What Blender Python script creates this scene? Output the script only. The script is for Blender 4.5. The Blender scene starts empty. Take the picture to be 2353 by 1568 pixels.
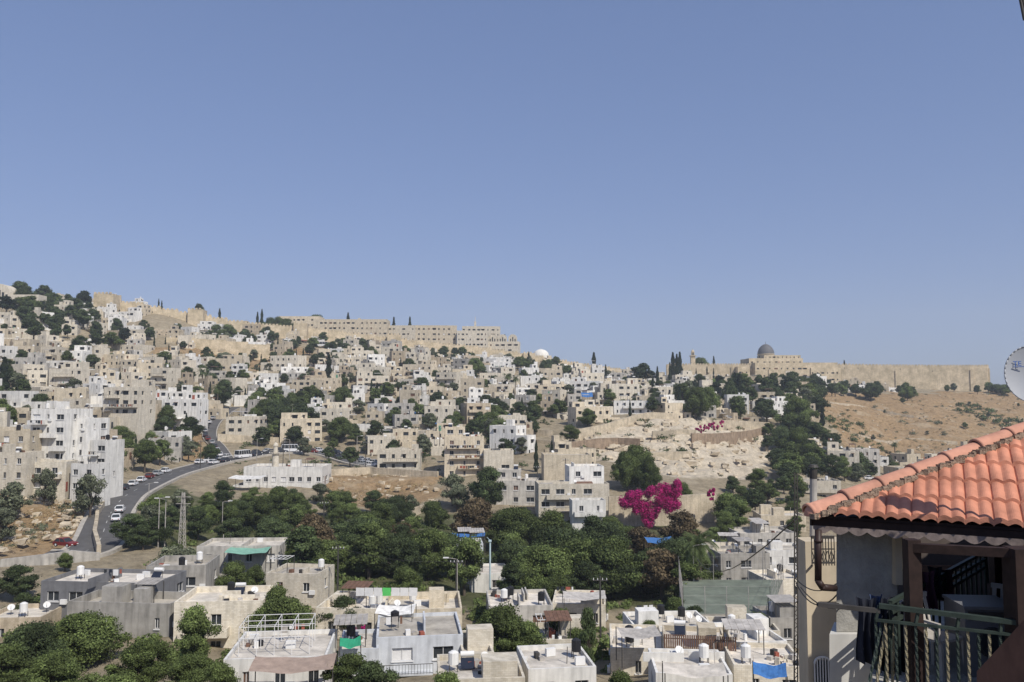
import bpy, bmesh, math, random
import numpy as np
from mathutils import Vector, Matrix, noise
R = random.Random(11)
F = 1883.0; CX = 1176.5; CY = 784.0; V0 = 920.0
PITCH = math.atan((V0-CY)/F); CP = math.cos(PITCH); SP = math.sin(PITCH)
scene = bpy.context.scene
COL = scene.collection

def ray(u, v):
    s = (CY-v)/F; t = (u-CX)/F
    y = CP-SP*s; z = SP+CP*s
    return t/y, z/y
def W(u, v, d):
    a, e = ray(u, v)
    return Vector((a*d, d, e*d))
def proj(x, y, z):
    yc = y*CP+z*SP; zc = -y*SP+z*CP
    yc = max(yc, 0.1)
    return CX+F*x/yc, CY-F*zc/yc

# ------------------------------------------------------------------ materials
def new_mat(name):
    m = bpy.data.materials.new(name); m.use_nodes = True
    return m, m.node_tree, m.node_tree.nodes['Principled BSDF']
def mat(name, col, rough=0.9, var=0.25, scale=1.0, courses=0.0, orand=0.0, bump=0.0, metal=0.0, attr=None, streak=0.0, trans=0.0, warm=0.0):
    m, nt, b = new_mat(name)
    N = nt.nodes; L = nt.links
    b.inputs['Roughness'].default_value = rough
    b.inputs['Metallic'].default_value = metal
    if 'Specular IOR Level' in b.inputs: b.inputs['Specular IOR Level'].default_value = 0.25
    tc = N.new('ShaderNodeTexCoord')
    nz = N.new('ShaderNodeTexNoise'); nz.inputs['Scale'].default_value = scale; nz.inputs['Detail'].default_value = 6; nz.inputs['Roughness'].default_value = 0.65
    L.new(tc.outputs['Object'], nz.inputs['Vector'])
    cr = N.new('ShaderNodeValToRGB')
    cr.color_ramp.elements[0].position = 0.3; cr.color_ramp.elements[1].position = 0.7
    c0 = [c*(1-var) for c in col]; c1 = [min(1, c*(1+var*0.8)) for c in col]
    c0[2] *= (1-warm)
    cr.color_ramp.elements[0].color = (*c0, 1); cr.color_ramp.elements[1].color = (*c1, 1)
    L.new(nz.outputs['Fac'], cr.inputs['Fac'])
    out = cr.outputs['Color']
    def mul(a, fac_socket):
        mx = N.new('ShaderNodeMix'); mx.data_type = 'RGBA'; mx.blend_type = 'MULTIPLY'; mx.inputs['Factor'].default_value = 1.0
        L.new(a, mx.inputs['A']); L.new(fac_socket, mx.inputs['B'])
        return mx.outputs['Result']
    if streak > 0:
        mp = N.new('ShaderNodeMapping'); mp.inputs['Scale'].default_value = (1.3, 1.3, 0.16)
        L.new(tc.outputs['Object'], mp.inputs['Vector'])
        n2 = N.new('ShaderNodeTexNoise'); n2.inputs['Scale'].default_value = 1.2; n2.inputs['Detail'].default_value = 4
        L.new(mp.outputs[0], n2.inputs['Vector'])
        r2 = N.new('ShaderNodeMapRange'); r2.inputs['From Min'].default_value = 0.3; r2.inputs['From Max'].default_value = 0.55
        r2.inputs['To Min'].default_value = 1-streak; r2.inputs['To Max'].default_value = 1.03
        L.new(n2.outputs['Fac'], r2.inputs['Value'])
        out = mul(out, r2.outputs['Result'])
    if courses > 0:
        sx = N.new('ShaderNodeSeparateXYZ'); L.new(tc.outputs['Object'], sx.inputs[0])
        ad = N.new('ShaderNodeMath'); ad.operation = 'ADD'; L.new(sx.outputs[0], ad.inputs[0]); L.new(sx.outputs[1], ad.inputs[1])
        cb = N.new('ShaderNodeCombineXYZ'); L.new(ad.outputs[0], cb.inputs[0]); L.new(sx.outputs[2], cb.inputs[1])
        bk = N.new('ShaderNodeTexBrick'); bk.inputs['Scale'].default_value = courses
        bk.inputs['Color1'].default_value = (1, 1, 1, 1); bk.inputs['Color2'].default_value = (0.84, 0.82, 0.78, 1); bk.inputs['Mortar'].default_value = (0.7, 0.68, 0.64, 1)
        bk.inputs['Mortar Size'].default_value = 0.012
        L.new(cb.outputs[0], bk.inputs['Vector'])
        out = mul(out, bk.outputs['Color'])
    if orand > 0:
        oi = N.new('ShaderNodeObjectInfo')
        mr = N.new('ShaderNodeMapRange'); mr.inputs['To Min'].default_value = 1-orand; mr.inputs['To Max'].default_value = 1+orand*0.6
        L.new(oi.outputs['Random'], mr.inputs['Value'])
        out = mul(out, mr.outputs['Result'])
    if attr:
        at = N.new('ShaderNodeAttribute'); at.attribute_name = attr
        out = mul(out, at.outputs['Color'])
    L.new(out, b.inputs['Base Color'])
    if bump > 0:
        bp = N.new('ShaderNodeBump'); bp.inputs['Strength'].default_value = bump; bp.inputs['Distance'].default_value = 0.3
        L.new(nz.outputs['Fac'], bp.inputs['Height']); L.new(bp.outputs[0], b.inputs['Normal'])
    if trans > 0:
        tr = N.new('ShaderNodeBsdfTranslucent'); L.new(out, tr.inputs['Color'])
        ms = N.new('ShaderNodeMixShader'); ms.inputs[0].default_value = trans
        o = [n for n in N if n.type == 'OUTPUT_MATERIAL'][0]
        L.new(b.outputs[0], ms.inputs[1]); L.new(tr.outputs[0], ms.inputs[2]); L.new(ms.outputs[0], o.inputs['Surface'])
    return m

stoneA = mat('stone_cream', (0.62, 0.545, 0.42), var=0.2, scale=0.5, courses=1.6, orand=0.2, streak=0.22)
stoneB = mat('stone_beige', (0.49, 0.415, 0.31), var=0.25, scale=0.5, courses=1.6, orand=0.25, streak=0.28)
stoneC = mat('stone_pale', (0.67, 0.615, 0.51), var=0.15, scale=0.6, courses=1.4, orand=0.18, streak=0.22)
plaster = mat('white_plaster', (0.72, 0.70, 0.65), var=0.13, scale=0.7, orand=0.16, streak=0.28)
concrete = mat('grey_concrete', (0.43, 0.405, 0.36), var=0.25, scale=0.6, orand=0.3, streak=0.35)
bluegrey = mat('shade_tinted_plaster', (0.53, 0.545, 0.56), var=0.14, scale=0.8, streak=0.25)  # white plaster with its bluish shade put into the colour
darkgrey = mat('charcoal_cladding', (0.16, 0.16, 0.165), var=0.2, scale=0.8, streak=0.2)
roofm = mat('roof_screed', (0.52, 0.475, 0.40), var=0.4, scale=0.5, orand=0.3)
roofw = mat('roof_whitewash', (0.60, 0.55, 0.475), var=0.36, scale=0.6, orand=0.2)
glass = mat('window_dark', (0.035, 0.04, 0.045), rough=0.25, var=0.4, scale=0.8)
trim = mat('trim_white', (0.65, 0.64, 0.62), var=0.1, scale=2)
iron = mat('iron_dark', (0.06, 0.055, 0.05), rough=0.6, var=0.3, scale=3)
blackp = mat('black_plastic', (0.02, 0.02, 0.022), rough=0.5, var=0.1)
tankw = mat('tank_white', (0.70, 0.69, 0.66), rough=0.5, var=0.08)
accR = mat('accent_red', (0.30, 0.09, 0.06), var=0.2, scale=2)
accB = mat('tarp_blue', (0.05, 0.15, 0.36), var=0.3, scale=2)
accG = mat('awning_green', (0.10, 0.26, 0.17), var=0.2, scale=2)
panel = mat('solar_panel', (0.02, 0.025, 0.04), rough=0.3, var=0.2)
tin = mat('tin_sheet', (0.42, 0.39, 0.35), rough=0.6, var=0.35, scale=1.2, orand=0.2)
rust = mat('rust_brown', (0.16, 0.09, 0.06), rough=0.8, var=0.35, scale=2)
wallst = mat('rampart_stone', (0.58, 0.49, 0.355), var=0.32, scale=0.22, streak=0.14, warm=0.08, bump=0.2, courses=0.55)
wallrt = mat('retaining_stone', (0.52, 0.45, 0.34), var=0.3, scale=0.4, courses=1.5, orand=0.2, streak=0.25)
domew = mat('dome_white', (0.70, 0.68, 0.62), var=0.1)
lead = mat('dome_lead', (0.12, 0.12, 0.125), rough=0.6, var=0.25, scale=1)
asphalt = mat('asphalt', (0.10, 0.097, 0.095), var=0.25, scale=0.4)
kerbm = mat('kerb_concrete', (0.40, 0.37, 0.32), var=0.25, scale=1)
paintw = mat('road_paint', (0.5, 0.5, 0.48), var=0.25, scale=2)
bark = mat('bark', (0.10, 0.08, 0.06), var=0.35, scale=4)
leafD = mat('leaf_dark', (0.078, 0.105, 0.042), var=0.38, scale=0.4, orand=0.35, attr='lc', trans=0.22)
leafG = mat('leaf_green', (0.120, 0.155, 0.050), var=0.38, scale=0.4, orand=0.38, attr='lc', trans=0.25)
leafO = mat('leaf_olive', (0.140, 0.155, 0.095), var=0.25, scale=0.4, orand=0.3, attr='lc', trans=0.18)
leafC = mat('leaf_cypress', (0.030, 0.044, 0.022), var=0.3, scale=0.6, orand=0.3, attr='lc', trans=0.1)
leafR = mat('leaf_bronze', (0.12, 0.09, 0.05), var=0.3, scale=0.5, attr='lc', trans=0.15)
magenta = mat('bougainvillea_bracts', (0.50, 0.02, 0.19), var=0.35, scale=0.6, attr='lc', trans=0.25)
HM = lambda wall, roof=None, acc=None: [wall, roof or roofm, glass, trim, iron, blackp, tankw, acc or accR, panel, tin, rust]

# ------------------------------------------------------------------ mesh builder
class MB:
    def __init__(s): s.v = []; s.f = []; s.m = []
    def quad(s, a, b, c, d, m=0):
        i = len(s.v); s.v += [tuple(a), tuple(b), tuple(c), tuple(d)]; s.f.append((i, i+1, i+2, i+3)); s.m.append(m)
    def tri(s, a, b, c, m=0):
        i = len(s.v); s.v += [tuple(a), tuple(b), tuple(c)]; s.f.append((i, i+1, i+2)); s.m.append(m)
    def hexa(s, P, m=0, skip=()):
        i = len(s.v); s.v += [tuple(p) for p in P]
        for k, q in enumerate(((3, 2, 1, 0), (4, 5, 6, 7), (0, 1, 5, 4), (1, 2, 6, 5), (2, 3, 7, 6), (3, 0, 4, 7))):
            if k in skip: continue
            s.f.append(tuple(i+j for j in q)); s.m.append(m)
    def box(s, x, y, z, w, d, h, m=0, rz=0):
        c, sn = math.cos(rz), math.sin(rz); P = []
        for dz in (0, h):
            for dx, dy in ((-w/2, -d/2), (w/2, -d/2), (w/2, d/2), (-w/2, d/2)):
                P.append((x+dx*c-dy*sn, y+dx*sn+dy*c, z+dz))
        s.hexa(P, m)
    def beam(s, p, q, w, h, m=0, tw=0.0, n=1):
        p = Vector(p); q = Vector(q); d = (q-p)
        if d.length < 1e-6: return
        dn = d.normalized()
        up = Vector((0, 0, 1)) if abs(dn.z) < 0.95 else Vector((0, 1, 0))
        a = dn.cross(up).normalized(); b = a.cross(dn).normalized()
        rings = []
        for k in range(n+1):
            t = k/n; ang = tw*t; c, sn = math.cos(ang), math.sin(ang)
            A = a*c+b*sn; B = b*c-a*sn; o = p+d*t
            i = len(s.v)
            s.v += [tuple(o-A*w/2-B*h/2), tuple(o+A*w/2-B*h/2), tuple(o+A*w/2+B*h/2), tuple(o-A*w/2+B*h/2)]
            rings.append(i)
        for k in range(n):
            i, j = rings[k], rings[k+1]
            for e in range(4):
                s.f.append((i+e, i+(e+1) % 4, j+(e+1) % 4, j+e)); s.m.append(m)
        i = rings[0]; s.f.append((i+3, i+2, i+1, i)); s.m.append(m)
        i = rings[-1]; s.f.append((i, i+1, i+2, i+3)); s.m.append(m)
    def cyl(s, p, q, r0, r1=None, n=10, m=0, caps=True):
        if r1 is None: r1 = r0
        p = Vector(p); q = Vector(q); d = (q-p); dn = d.normalized()
        up = Vector((0, 0, 1)) if abs(dn.z) < 0.95 else Vector((0, 1, 0))
        a = dn.cross(up).normalized(); b = a.cross(dn).normalized()
        i = len(s.v)
        for o, r in ((p, r0), (q, r1)):
            for k in range(n):
                t = 2*math.pi*k/n
                s.v.append(tuple(o+a*math.cos(t)*r+b*math.sin(t)*r))
        for k in range(n):
            s.f.append((i+k, i+(k+1) % n, i+n+(k+1) % n, i+n+k)); s.m.append(m)
        if caps:
            s.f.append(tuple(i+k for k in range(n))[::-1]); s.m.append(m)
            s.f.append(tuple(i+n+k for k in range(n))); s.m.append(m)
    def dome(s, x, y, z, r, h, n=16, k=6, m=0, pointed=0.0):
        prev = None
        for j in range(k+1):
            t = j/k*math.pi/2; rr = r*math.cos(t); zz = z+h*math.sin(t)*(1+pointed*math.sin(t)**6)
            i = len(s.v)
            for q in range(n):
                a = 2*math.pi*q/n; s.v.append((x+rr*math.cos(a), y+rr*math.sin(a), zz))
            if prev is not None:
                for q in range(n):
                    s.f.append((prev+q, prev+(q+1) % n, i+(q+1) % n, i+q)); s.m.append(m)
            prev = i
    def obj(s, name, mats, loc=(0, 0, 0), rz=0, parent=None, smooth=False):
        me = bpy.data.meshes.new(name); me.from_pydata(s.v, [], s.f)
        for q in mats: me.materials.append(q)
        me.polygons.foreach_set('material_index', s.m)
        if smooth: me.polygons.foreach_set('use_smooth', [True]*len(s.f))
        me.update()
        o = bpy.data.objects.new(name, me); COL.objects.link(o)
        o.location = loc; o.rotation_euler = (0, 0, rz)
        if parent: o.parent = parent
        return o
def empty(name, loc=(0, 0, 0)):
    o = bpy.data.objects.new(name, None); COL.objects.link(o); o.location = loc; return o

# ------------------------------------------------------------------ terrain
cols = {
 -400: [(110,1400),(130,1300),(150,1210),(170,1130),(200,1020),(240,920),(290,830),(350,740),(420,680),(480,650),(600,640)],
 0: [(110,1420),(130,1330),(150,1240),(170,1165),(190,1095),(220,1030),(260,955),(310,880),(360,805),(420,735),(480,690),(560,680)],
 150: [(110,1420),(135,1310),(155,1235),(175,1180),(195,1120),(230,1035),(270,962),(320,887),(380,812),(440,752),(510,707),(580,700)],
 300: [(110,1420),(140,1300),(165,1220),(190,1150),(220,1110),(255,1060),(300,975),(350,900),(420,820),(490,760),(545,712),(620,705)],
 600: [(110,1430),(150,1300),(190,1190),(225,1125),(250,1090),(280,1050),(330,985),(400,900),(480,830),(550,785),(600,765),(680,755)],
 900: [(110,1440),(150,1310),(190,1210),(225,1150),(255,1090),(290,1045),(340,975),(420,890),(500,840),(570,808),(610,797),(690,785)],
 1200: [(110,1450),(150,1320),(185,1230),(210,1175),(240,1100),(280,1045),(330,985),(380,935),(450,892),(530,858),(600,838),(640,830),(720,825)],
 1500: [(110,1455),(150,1330),(185,1240),(200,1207),(212,1150),(235,1105),(260,1085),(290,1040),(325,968),(360,948),(420,918),(520,890),(620,872),(700,865)],
 1800: [(110,1455),(150,1340),(190,1250),(225,1180),(260,1120),(290,1085),(330,1040),(370,985),(410,935),(470,905),(560,896),(660,890),(740,888)],
 2100: [(110,1460),(150,1350),(200,1260),(250,1190),(300,1130),(350,1085),(400,1058),(440,1020),(500,955),(560,910),(640,896),(720,893)],
 2350: [(110,1460),(150,1350),(200,1260),(250,1190),(300,1130),(350,1090),(400,1065),(440,1040),(500,985),(560,935),(620,905),(740,897)],
 2800: [(110,1460),(150,1350),(200,1260),(250,1190),(300,1130),(350,1090),(400,1065),(440,1040),(500,975),(560,925),(620,898),(740,890)],
}
us = sorted(cols); AC = np.array([(u-CX)/F for u in us]); ACL = AC.tolist()
DG = np.concatenate([np.arange(-80, 760, 4.0), [900, 1200, 2000, 4000, 9000]])
HG = np.zeros((len(us), len(DG)))
for i, u in enumerate(us):
    ds = [-80, 0, 20, 40, 60, 80]; zs = [-2, -9, -15, -20, -24, -27.3]
    for d, v in cols[u]: ds.append(d); zs.append(ray(CX, v)[1]*d)
    lz = zs[-1]
    ds += [1000, 2000, 4000, 9000]; zs += [lz-12, -5, -25, -60]
    HG[i] = np.interp(DG, ds, zs)
for i in range(len(us)):
    h = HG[i].copy(); h[1:-6] = (HG[i][:-7]+2*HG[i][1:-6]+HG[i][2:-5])/4; HG[i] = h
HL = HG.tolist(); DGL = DG.tolist()
def H0(x, y):
    a = x/max(y, 30.0); i = 0
    while i < len(ACL)-2 and ACL[i+1] < a: i += 1
    t = min(max((a-ACL[i])/(ACL[i+1]-ACL[i]), 0), 1); t = t*t*(3-2*t)
    if y < 756: f = max((y+80)/4.0, 0); j = int(f); s = f-j
    else:
        j = 0
        while j < len(DGL)-2 and DGL[j+1] < y: j += 1
        s = (y-DGL[j])/(DGL[j+1]-DGL[j])
    j = min(j, len(DGL)-2); A = HL[i]; B = HL[i+1]
    return (1-t)*((1-s)*A[j]+s*A[j+1])+t*((1-s)*B[j]+s*B[j+1])
def H(x, y):
    z = H0(x, y)
    n = noise.noise(Vector((x/22, y/22, 0)))*1.6+noise.noise(Vector((x/7, y/7, 3)))*0.6
    return z+n
def ground(u, v, d0=62.0):
    a, e = ray(u, v); d = d0
    while d < 760:
        if e*d <= H(a*d, d):
            lo, hi = d-5, d
            for _ in range(4):
                m = (lo+hi)/2
                if e*m <= H(a*m, m): hi = m
                else: lo = m
            return Vector((a*hi, hi, H(a*hi, hi)))
        d += 5
    return None
def inpoly(u, v, P):
    c = False; j = len(P)-1
    for i in range(len(P)):
        if (P[i][1] > v) != (P[j][1] > v) and u < (P[j][0]-P[i][0])*(v-P[i][1])/(P[j][1]-P[i][1])+P[i][0]: c = not c
        j = i
    return c
ROCK = [(1270,1050),(1290,1000),(1470,958),(1620,960),(1760,985),(1775,1045),(1740,1095),(1560,1100),(1400,1060)]
DRY = [(1870,905),(2420,900),(2420,1075),(2050,1065),(1930,1030)]
DRY2 = [(-50,1115),(215,1130),(225,1265),(-50,1265)]
DRY3 = [(735,1085),(1010,1090),(1000,1150),(880,1175),(740,1150)]
DRY4 = [(330,795),(700,800),(720,855),(560,850),(380,835)]
DRY5 = [(370,985),(480,985),(470,1060),(380,1040)]
GREEN = [(1050,1400),(1560,1400),(1600,1180),(1000,1180),(620,1180),(340,1110),(330,1240),(640,1380)]
def path_pts(P, n=6, zsm=7):
    pts = []
    for k in range(len(P)-1):
        for j in range(n):
            t = j/n; p0 = P[max(k-1, 0)]; p1 = P[k]; p2 = P[k+1]; p3 = P[min(k+2, len(P)-1)]
            c = []
            for q in (0, 1):
                c.append(0.5*((2*p1[q])+(-p0[q]+p2[q])*t+(2*p0[q]-5*p1[q]+4*p2[q]-p3[q])*t*t+(-p0[q]+3*p1[q]-3*p2[q]+p3[q])*t**3))
            pts.append(c)
    pts.append(P[-1][:2])
    zz = np.array([H0(p[0], p[1]) for p in pts]); k = np.ones(zsm)/zsm
    zp = np.pad(zz, zsm//2, mode='edge'); zz = np.convolve(zp, k, 'valid')
    return [Vector((p[0], p[1], z)) for p, z in zip(pts, zz)]
def gp(u, v):
    g = ground(u, v); return (g.x, g.y)
ROAD1 = path_pts([gp(*q) for q in [(95,1262),(175,1256),(225,1238),(246,1205),(262,1165),(300,1135),(370,1102),(440,1078),(520,1055),(600,1040),(690,1037),(760,1045),(830,1058),(900,1075),(960,1085)]], 8)
ROAD2 = path_pts([gp(*q) for q in [(520,1055),(502,1030),(482,1000),(490,975),(520,950),(545,932)]], 6)
RN = np.array([[p.x, p.y, p.z] for p in ROAD1+ROAD2])
def roadd(x, y):
    d = np.hypot(RN[:, 0]-x, RN[:, 1]-y); i = int(d.argmin()); return float(d[i]), float(RN[i, 2])

ys = np.concatenate([np.arange(-60, 60, 8.0), np.arange(60, 720, 2.2), np.array([730, 760, 800, 900, 1100, 1500, 2200, 3500, 6000, 9000])])
na = 330
aa = np.linspace(-1.15, 1.15, na)
verts = []; cl = []
zc = {'rock': (0.54, 0.47, 0.36), 'dry': (0.31, 0.215, 0.12), 'green': (0.10, 0.105, 0.05), 'mid': (0.30, 0.25, 0.17)}
for y in ys:
    for a in aa:
        x = a*(y+80 if y > 0 else 80)
        z = H(x, y)
        u, v = proj(x, y, z)
        k = 'mid'
        if y > 62 and y < 740:
            n1 = noise.noise(Vector((x/12, y/12, 9))); ju = u+n1*25; jv = v+noise.noise(Vector((x/12, y/12, 19)))*12
            if inpoly(ju, jv, ROCK):
                k = 'rock'; z += noise.noise(Vector((x/6, y/6, 30)))*1.6; q = z/2.6; fl = math.floor(q); fr = q-fl
                z = (fl+min(1, max(0, (fr-0.55)/0.3)))*2.6+abs(noise.noise(Vector((x/2.5, y/2.5, 31))))*0.7
            elif inpoly(ju, jv, DRY) or inpoly(ju, jv, DRY2) or inpoly(ju, jv, DRY3) or inpoly(ju, jv, DRY4) or inpoly(ju, jv, DRY5):
                k = 'dry'; z += noise.noise(Vector((x/16, y/9, 50)))*1.4; q = z/2.2; fl = math.floor(q); fr = q-fl
                z = 0.5*z+0.5*(fl+min(1, max(0, (fr-0.5)/0.4)))*2.2
            elif inpoly(ju, jv, GREEN): k = 'green'
            dd, rz = roadd(x, y)
            if dd < 14:
                t = min(max((dd-5.5)/8.5, 0), 1); z = (rz-0.45)*(1-t)+z*t
        verts.append((x, y, z)); cl.append((*zc[k], 1.0))
faces = []
for j in range(len(ys)-1):
    for i in range(na-1):
        p = j*na+i; faces.append((p, p+1, p+na+1, p+na))
me = bpy.data.meshes.new('terrain'); me.from_pydata(verts, [], faces)
ca = me.color_attributes.new('zone', 'FLOAT_COLOR', 'POINT'); ca.data.foreach_set('color', np.array(cl, dtype=np.float32).ravel())
tm, nt, b = new_mat('hillside_ground'); N = nt.nodes; L = nt.links
at = N.new('ShaderNodeAttribute'); at.attribute_name = 'zone'
tc = N.new('ShaderNodeTexCoord')
n1 = N.new('ShaderNodeTexNoise'); n1.inputs['Scale'].default_value = 0.10; n1.inputs['Detail'].default_value = 9; n1.inputs['Roughness'].default_value = 0.7
n2 = N.new('ShaderNodeTexNoise'); n2.inputs['Scale'].default_value = 0.45; n2.inputs['Detail'].default_value = 8; n2.inputs['Roughness'].default_value = 0.8
L.new(tc.outputs['Object'], n1.inputs['Vector']); L.new(tc.outputs['Object'], n2.inputs['Vector'])
mr = N.new('ShaderNodeMapRange'); mr.inputs['From Min'].default_value = 0.3; mr.inputs['From Max'].default_value = 0.7; mr.inputs['To Min'].default_value = 0.5; mr.inputs['To Max'].default_value = 1.4
L.new(n2.outputs['Fac'], mr.inputs['Value'])
mx = N.new('ShaderNodeMix'); mx.data_type = 'RGBA'; mx.blend_type = 'MULTIPLY'; mx.inputs['Factor'].default_value = 1
L.new(at.outputs['Color'], mx.inputs['A']); L.new(mr.outputs[0], mx.inputs['B'])
r2 = N.new('ShaderNodeMapRange'); r2.inputs['From Min'].default_value = 0.52; r2.inputs['From Max'].default_value = 0.64; r2.inputs['To Max'].default_value = 0.4
L.new(n1.outputs['Fac'], r2.inputs['Value'])
mx2 = N.new('ShaderNodeMix'); mx2.data_type = 'RGBA'; mx2.inputs['B'].default_value = (0.43, 0.37, 0.27, 1)
L.new(r2.outputs[0], mx2.inputs['Factor']); L.new(mx.outputs['Result'], mx2.inputs['A'])
L.new(mx2.outputs['Result'], b.inputs['Base Color']); b.inputs['Roughness'].default_value = 1.0
if 'Specular IOR Level' in b.inputs: b.inputs['Specular IOR Level'].default_value = 0.1
bp = N.new('ShaderNodeBump'); bp.inputs['Strength'].default_value = 0.8; bp.inputs['Distance'].default_value = 0.9
L.new(n2.outputs['Fac'], bp.inputs['Height']); L.new(bp.outputs[0], b.inputs['Normal'])
me.materials.append(tm); me.polygons.foreach_set('use_smooth', [True]*len(faces))
COL.objects.link(bpy.data.objects.new('hillside_terrain', me))

def ribbon(name, pts, w, mat_, dz, kw=1.3):
    mb = MB(); n = len(pts); L_ = []
    for k in range(n):
        d = (pts[min(k+1, n-1)]-pts[max(k-1, 0)]); d.z = 0; d.normalize(); L_.append(Vector((-d.y, d.x, 0)))
    for k in range(n-1):
        p, q = pts[k]+Vector((0, 0, dz)), pts[k+1]+Vector((0, 0, dz)); a, b_ = L_[k], L_[k+1]
        mb.quad(p-a*w/2, q-b_*w/2, q+b_*w/2, p+a*w/2, 0)
        for s in (-1, 1):
            i0, i1 = w/2*s, (w/2+kw)*s; up = Vector((0, 0, 0.13)); dn = Vector((0, 0, -0.8))
            P = [p+a*i0, q+b_*i0, q+b_*i1, p+a*i1]
            mb.quad(*[x+up for x in P], 1); mb.quad(P[0], P[1], P[1]+up, P[0]+up, 1); mb.quad(P[3]+dn, P[2]+dn, P[2]+up, P[3]+up, 1)
    return mb.obj(name, [mat_, kerbm])
ribbon('asphalt_road', ROAD1, 8.0, asphalt, 0.05, 0.9)
ribbon('asphalt_road', ROAD2, 4.6, asphalt, 0.06, 0.3)
mb = MB()
for k in range(2, len(ROAD1)-2, 3):
    p, q = ROAD1[k]+Vector((0, 0, 0.075)), ROAD1[k+1]+Vector((0, 0, 0.075)); d = (q-p).normalized(); l = Vector((-d.y, d.x, 0))*0.06
    mb.quad(p-l, q-l, q+l, p+l)
mb.obj('road_markings', [paintw])

# ------------------------------------------------------------------ houses
def facade(mb, p0, p1, zb, z0, floors, fh, zt, nw, r, detail, ww=1.2, skip=0.15, plain=False):
    dx, dy = p1[0]-p0[0], p1[1]-p0[1]; Ln = math.hypot(dx, dy); ex, ey = dx/Ln, dy/Ln; nx, ny = ey, -ex
    def P(s, z, o=0.0): return (p0[0]+ex*s+nx*o, p0[1]+ey*s+ny*o, z)
    if plain or nw < 1:
        mb.quad(P(0, zb), P(Ln, zb), P(Ln, zt), P(0, zt), 0); return
    bay = Ln/nw; xs = [0]; off = r.uniform(-0.12, 0.12)*bay
    for k in range(nw):
        w_ = min(ww*r.choice((0.5, 0.8, 1, 1.7)), bay*0.62); c = (k+0.5)*bay+off+r.uniform(-0.07, 0.07)*bay
        xs += [c-w_/2, c+w_/2]
    xs.append(Ln)
    zs = [zb]
    for f in range(floors): zs += [z0+f*fh+1.0, z0+f*fh+2.25]
    zs.append(zt)
    for i in range(len(xs)-1):
        for j in range(len(zs)-1):
            a, b_, c, d = xs[i], xs[i+1], zs[j], zs[j+1]
            if i % 2 and j % 2 and r.random() > skip:
                dpt = -0.25; kind = r.random()
                mb.quad(P(a, c, dpt), P(b_, c, dpt), P(b_, d, dpt), P(a, d, dpt), 2 if kind < 0.85 else r.choice((3, 4, 10)))
                mb.quad(P(a, c), P(b_, c), P(b_, c, dpt), P(a, c, dpt), 0); mb.quad(P(a, d, dpt), P(b_, d, dpt), P(b_, d), P(a, d), 0)
                mb.quad(P(a, c), P(a, c, dpt), P(a, d, dpt), P(a, d), 0); mb.quad(P(b_, c, dpt), P(b_, c), P(b_, d), P(b_, d, dpt), 0)
                if detail:
                    mb.beam(P(a-0.08, c-0.06, 0.04), P(b_+0.08, c-0.06, 0.04), 0.16, 0.1, 3)
                    m_ = (a+b_)/2
                    mb.beam(P(m_, c+0.02, -0.19), P(m_, d-0.02, -0.19), 0.06, 0.06, 3)
                    for zz in (c+0.04, d-0.04): mb.beam(P(a, zz, -0.19), P(b_, zz, -0.19), 0.06, 0.06, 3)
                    for xx in (a+0.03, b_-0.03): mb.beam(P(xx, c, -0.18), P(xx, d, -0.18), 0.06, 0.06, 3)
                    if kind < 0.35:
                        for t in range(1, 6): xx = a+(b_-a)*t/6; mb.beam(P(xx, c, 0.02), P(xx, d, 0.02), 0.025, 0.025, 4)
                    if 0.35 < kind < 0.5: mb.box(*P(m_+b_-a, c-0.3, 0.2)[:3], 0.8, 0.3, 0.6, 6, math.atan2(ey, ex))
                elif kind < 0.15: mb.box(*P((a+b_)/2, d+0.1, 0.35)[:3], b_-a+0.5, 0.7, 0.08, r.choice((9, 0, 10)), math.atan2(ey, ex))
            else: mb.quad(P(a, c), P(b_, c), P(b_, d), P(a, d), 0)
    if r.random() < 0.6: # door
        s = r.uniform(0.1, 0.85)*Ln; a, b_ = max(0.1, s-0.5), min(Ln-0.1, s+0.5)
        for k in range(1, len(xs)-1, 2):
            if xs[k]-0.1 < b_ and xs[k+1]+0.1 > a: break
        else:
            mb.hexa([P(a, z0, 0.03), P(b_, z0, 0.03), P(b_, z0, -0.02), P(a, z0, -0.02), P(a, z0+2.1, 0.03), P(b_, z0+2.1, 0.03), P(b_, z0+2.1, -0.02), P(a, z0+2.1, -0.02)], r.choice((2, 4, 10, 7)))
def block(mb, x, y, w, dp, zb, z0, floors, fh, par, r, detail=False, nwf=None, ww=1.2, skip=0.15, roofmat=1):
    zt = z0+floors*fh; c = [(x-w/2, y-dp/2), (x+w/2, y-dp/2), (x+w/2, y+dp/2), (x-w/2, y+dp/2)]
    nwf = nwf or max(1, int(w/3.0)); nws = max(1, int(dp/3.6)); zp = zt+par
    facade(mb, c[0], c[1], zb, z0, floors, fh, zp, nwf, r, detail, ww, skip)
    facade(mb, c[1], c[2], zb, z0, floors, fh, zp, nws, r, detail, ww, skip+0.15)
    facade(mb, c[2], c[3], zb, z0, floors, fh, zp, 0, r, False, plain=True)
    facade(mb, c[3], c[0], zb, z0, floors, fh, zp, nws, r, detail, ww, skip+0.15)
    t = 0.22; q = [(x-w/2+t, y-dp/2+t), (x+w/2-t, y-dp/2+t), (x+w/2-t, y+dp/2-t), (x-w/2+t, y+dp/2-t)]
    for k in range(4):
        a, b_, e, f = c[k], c[(k+1) % 4], q[(k+1) % 4], q[k]
        mb.quad((*a, zp), (*b_, zp), (*e, zp), (*f, zp), 0)
        mb.quad((*f, zp), (*e, zp), (*e, zt), (*f, zt), 0)
    mb.quad((*q[0], zt), (*q[1], zt), (*q[2], zt), (*q[3], zt), roofmat)
    return zt
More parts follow.
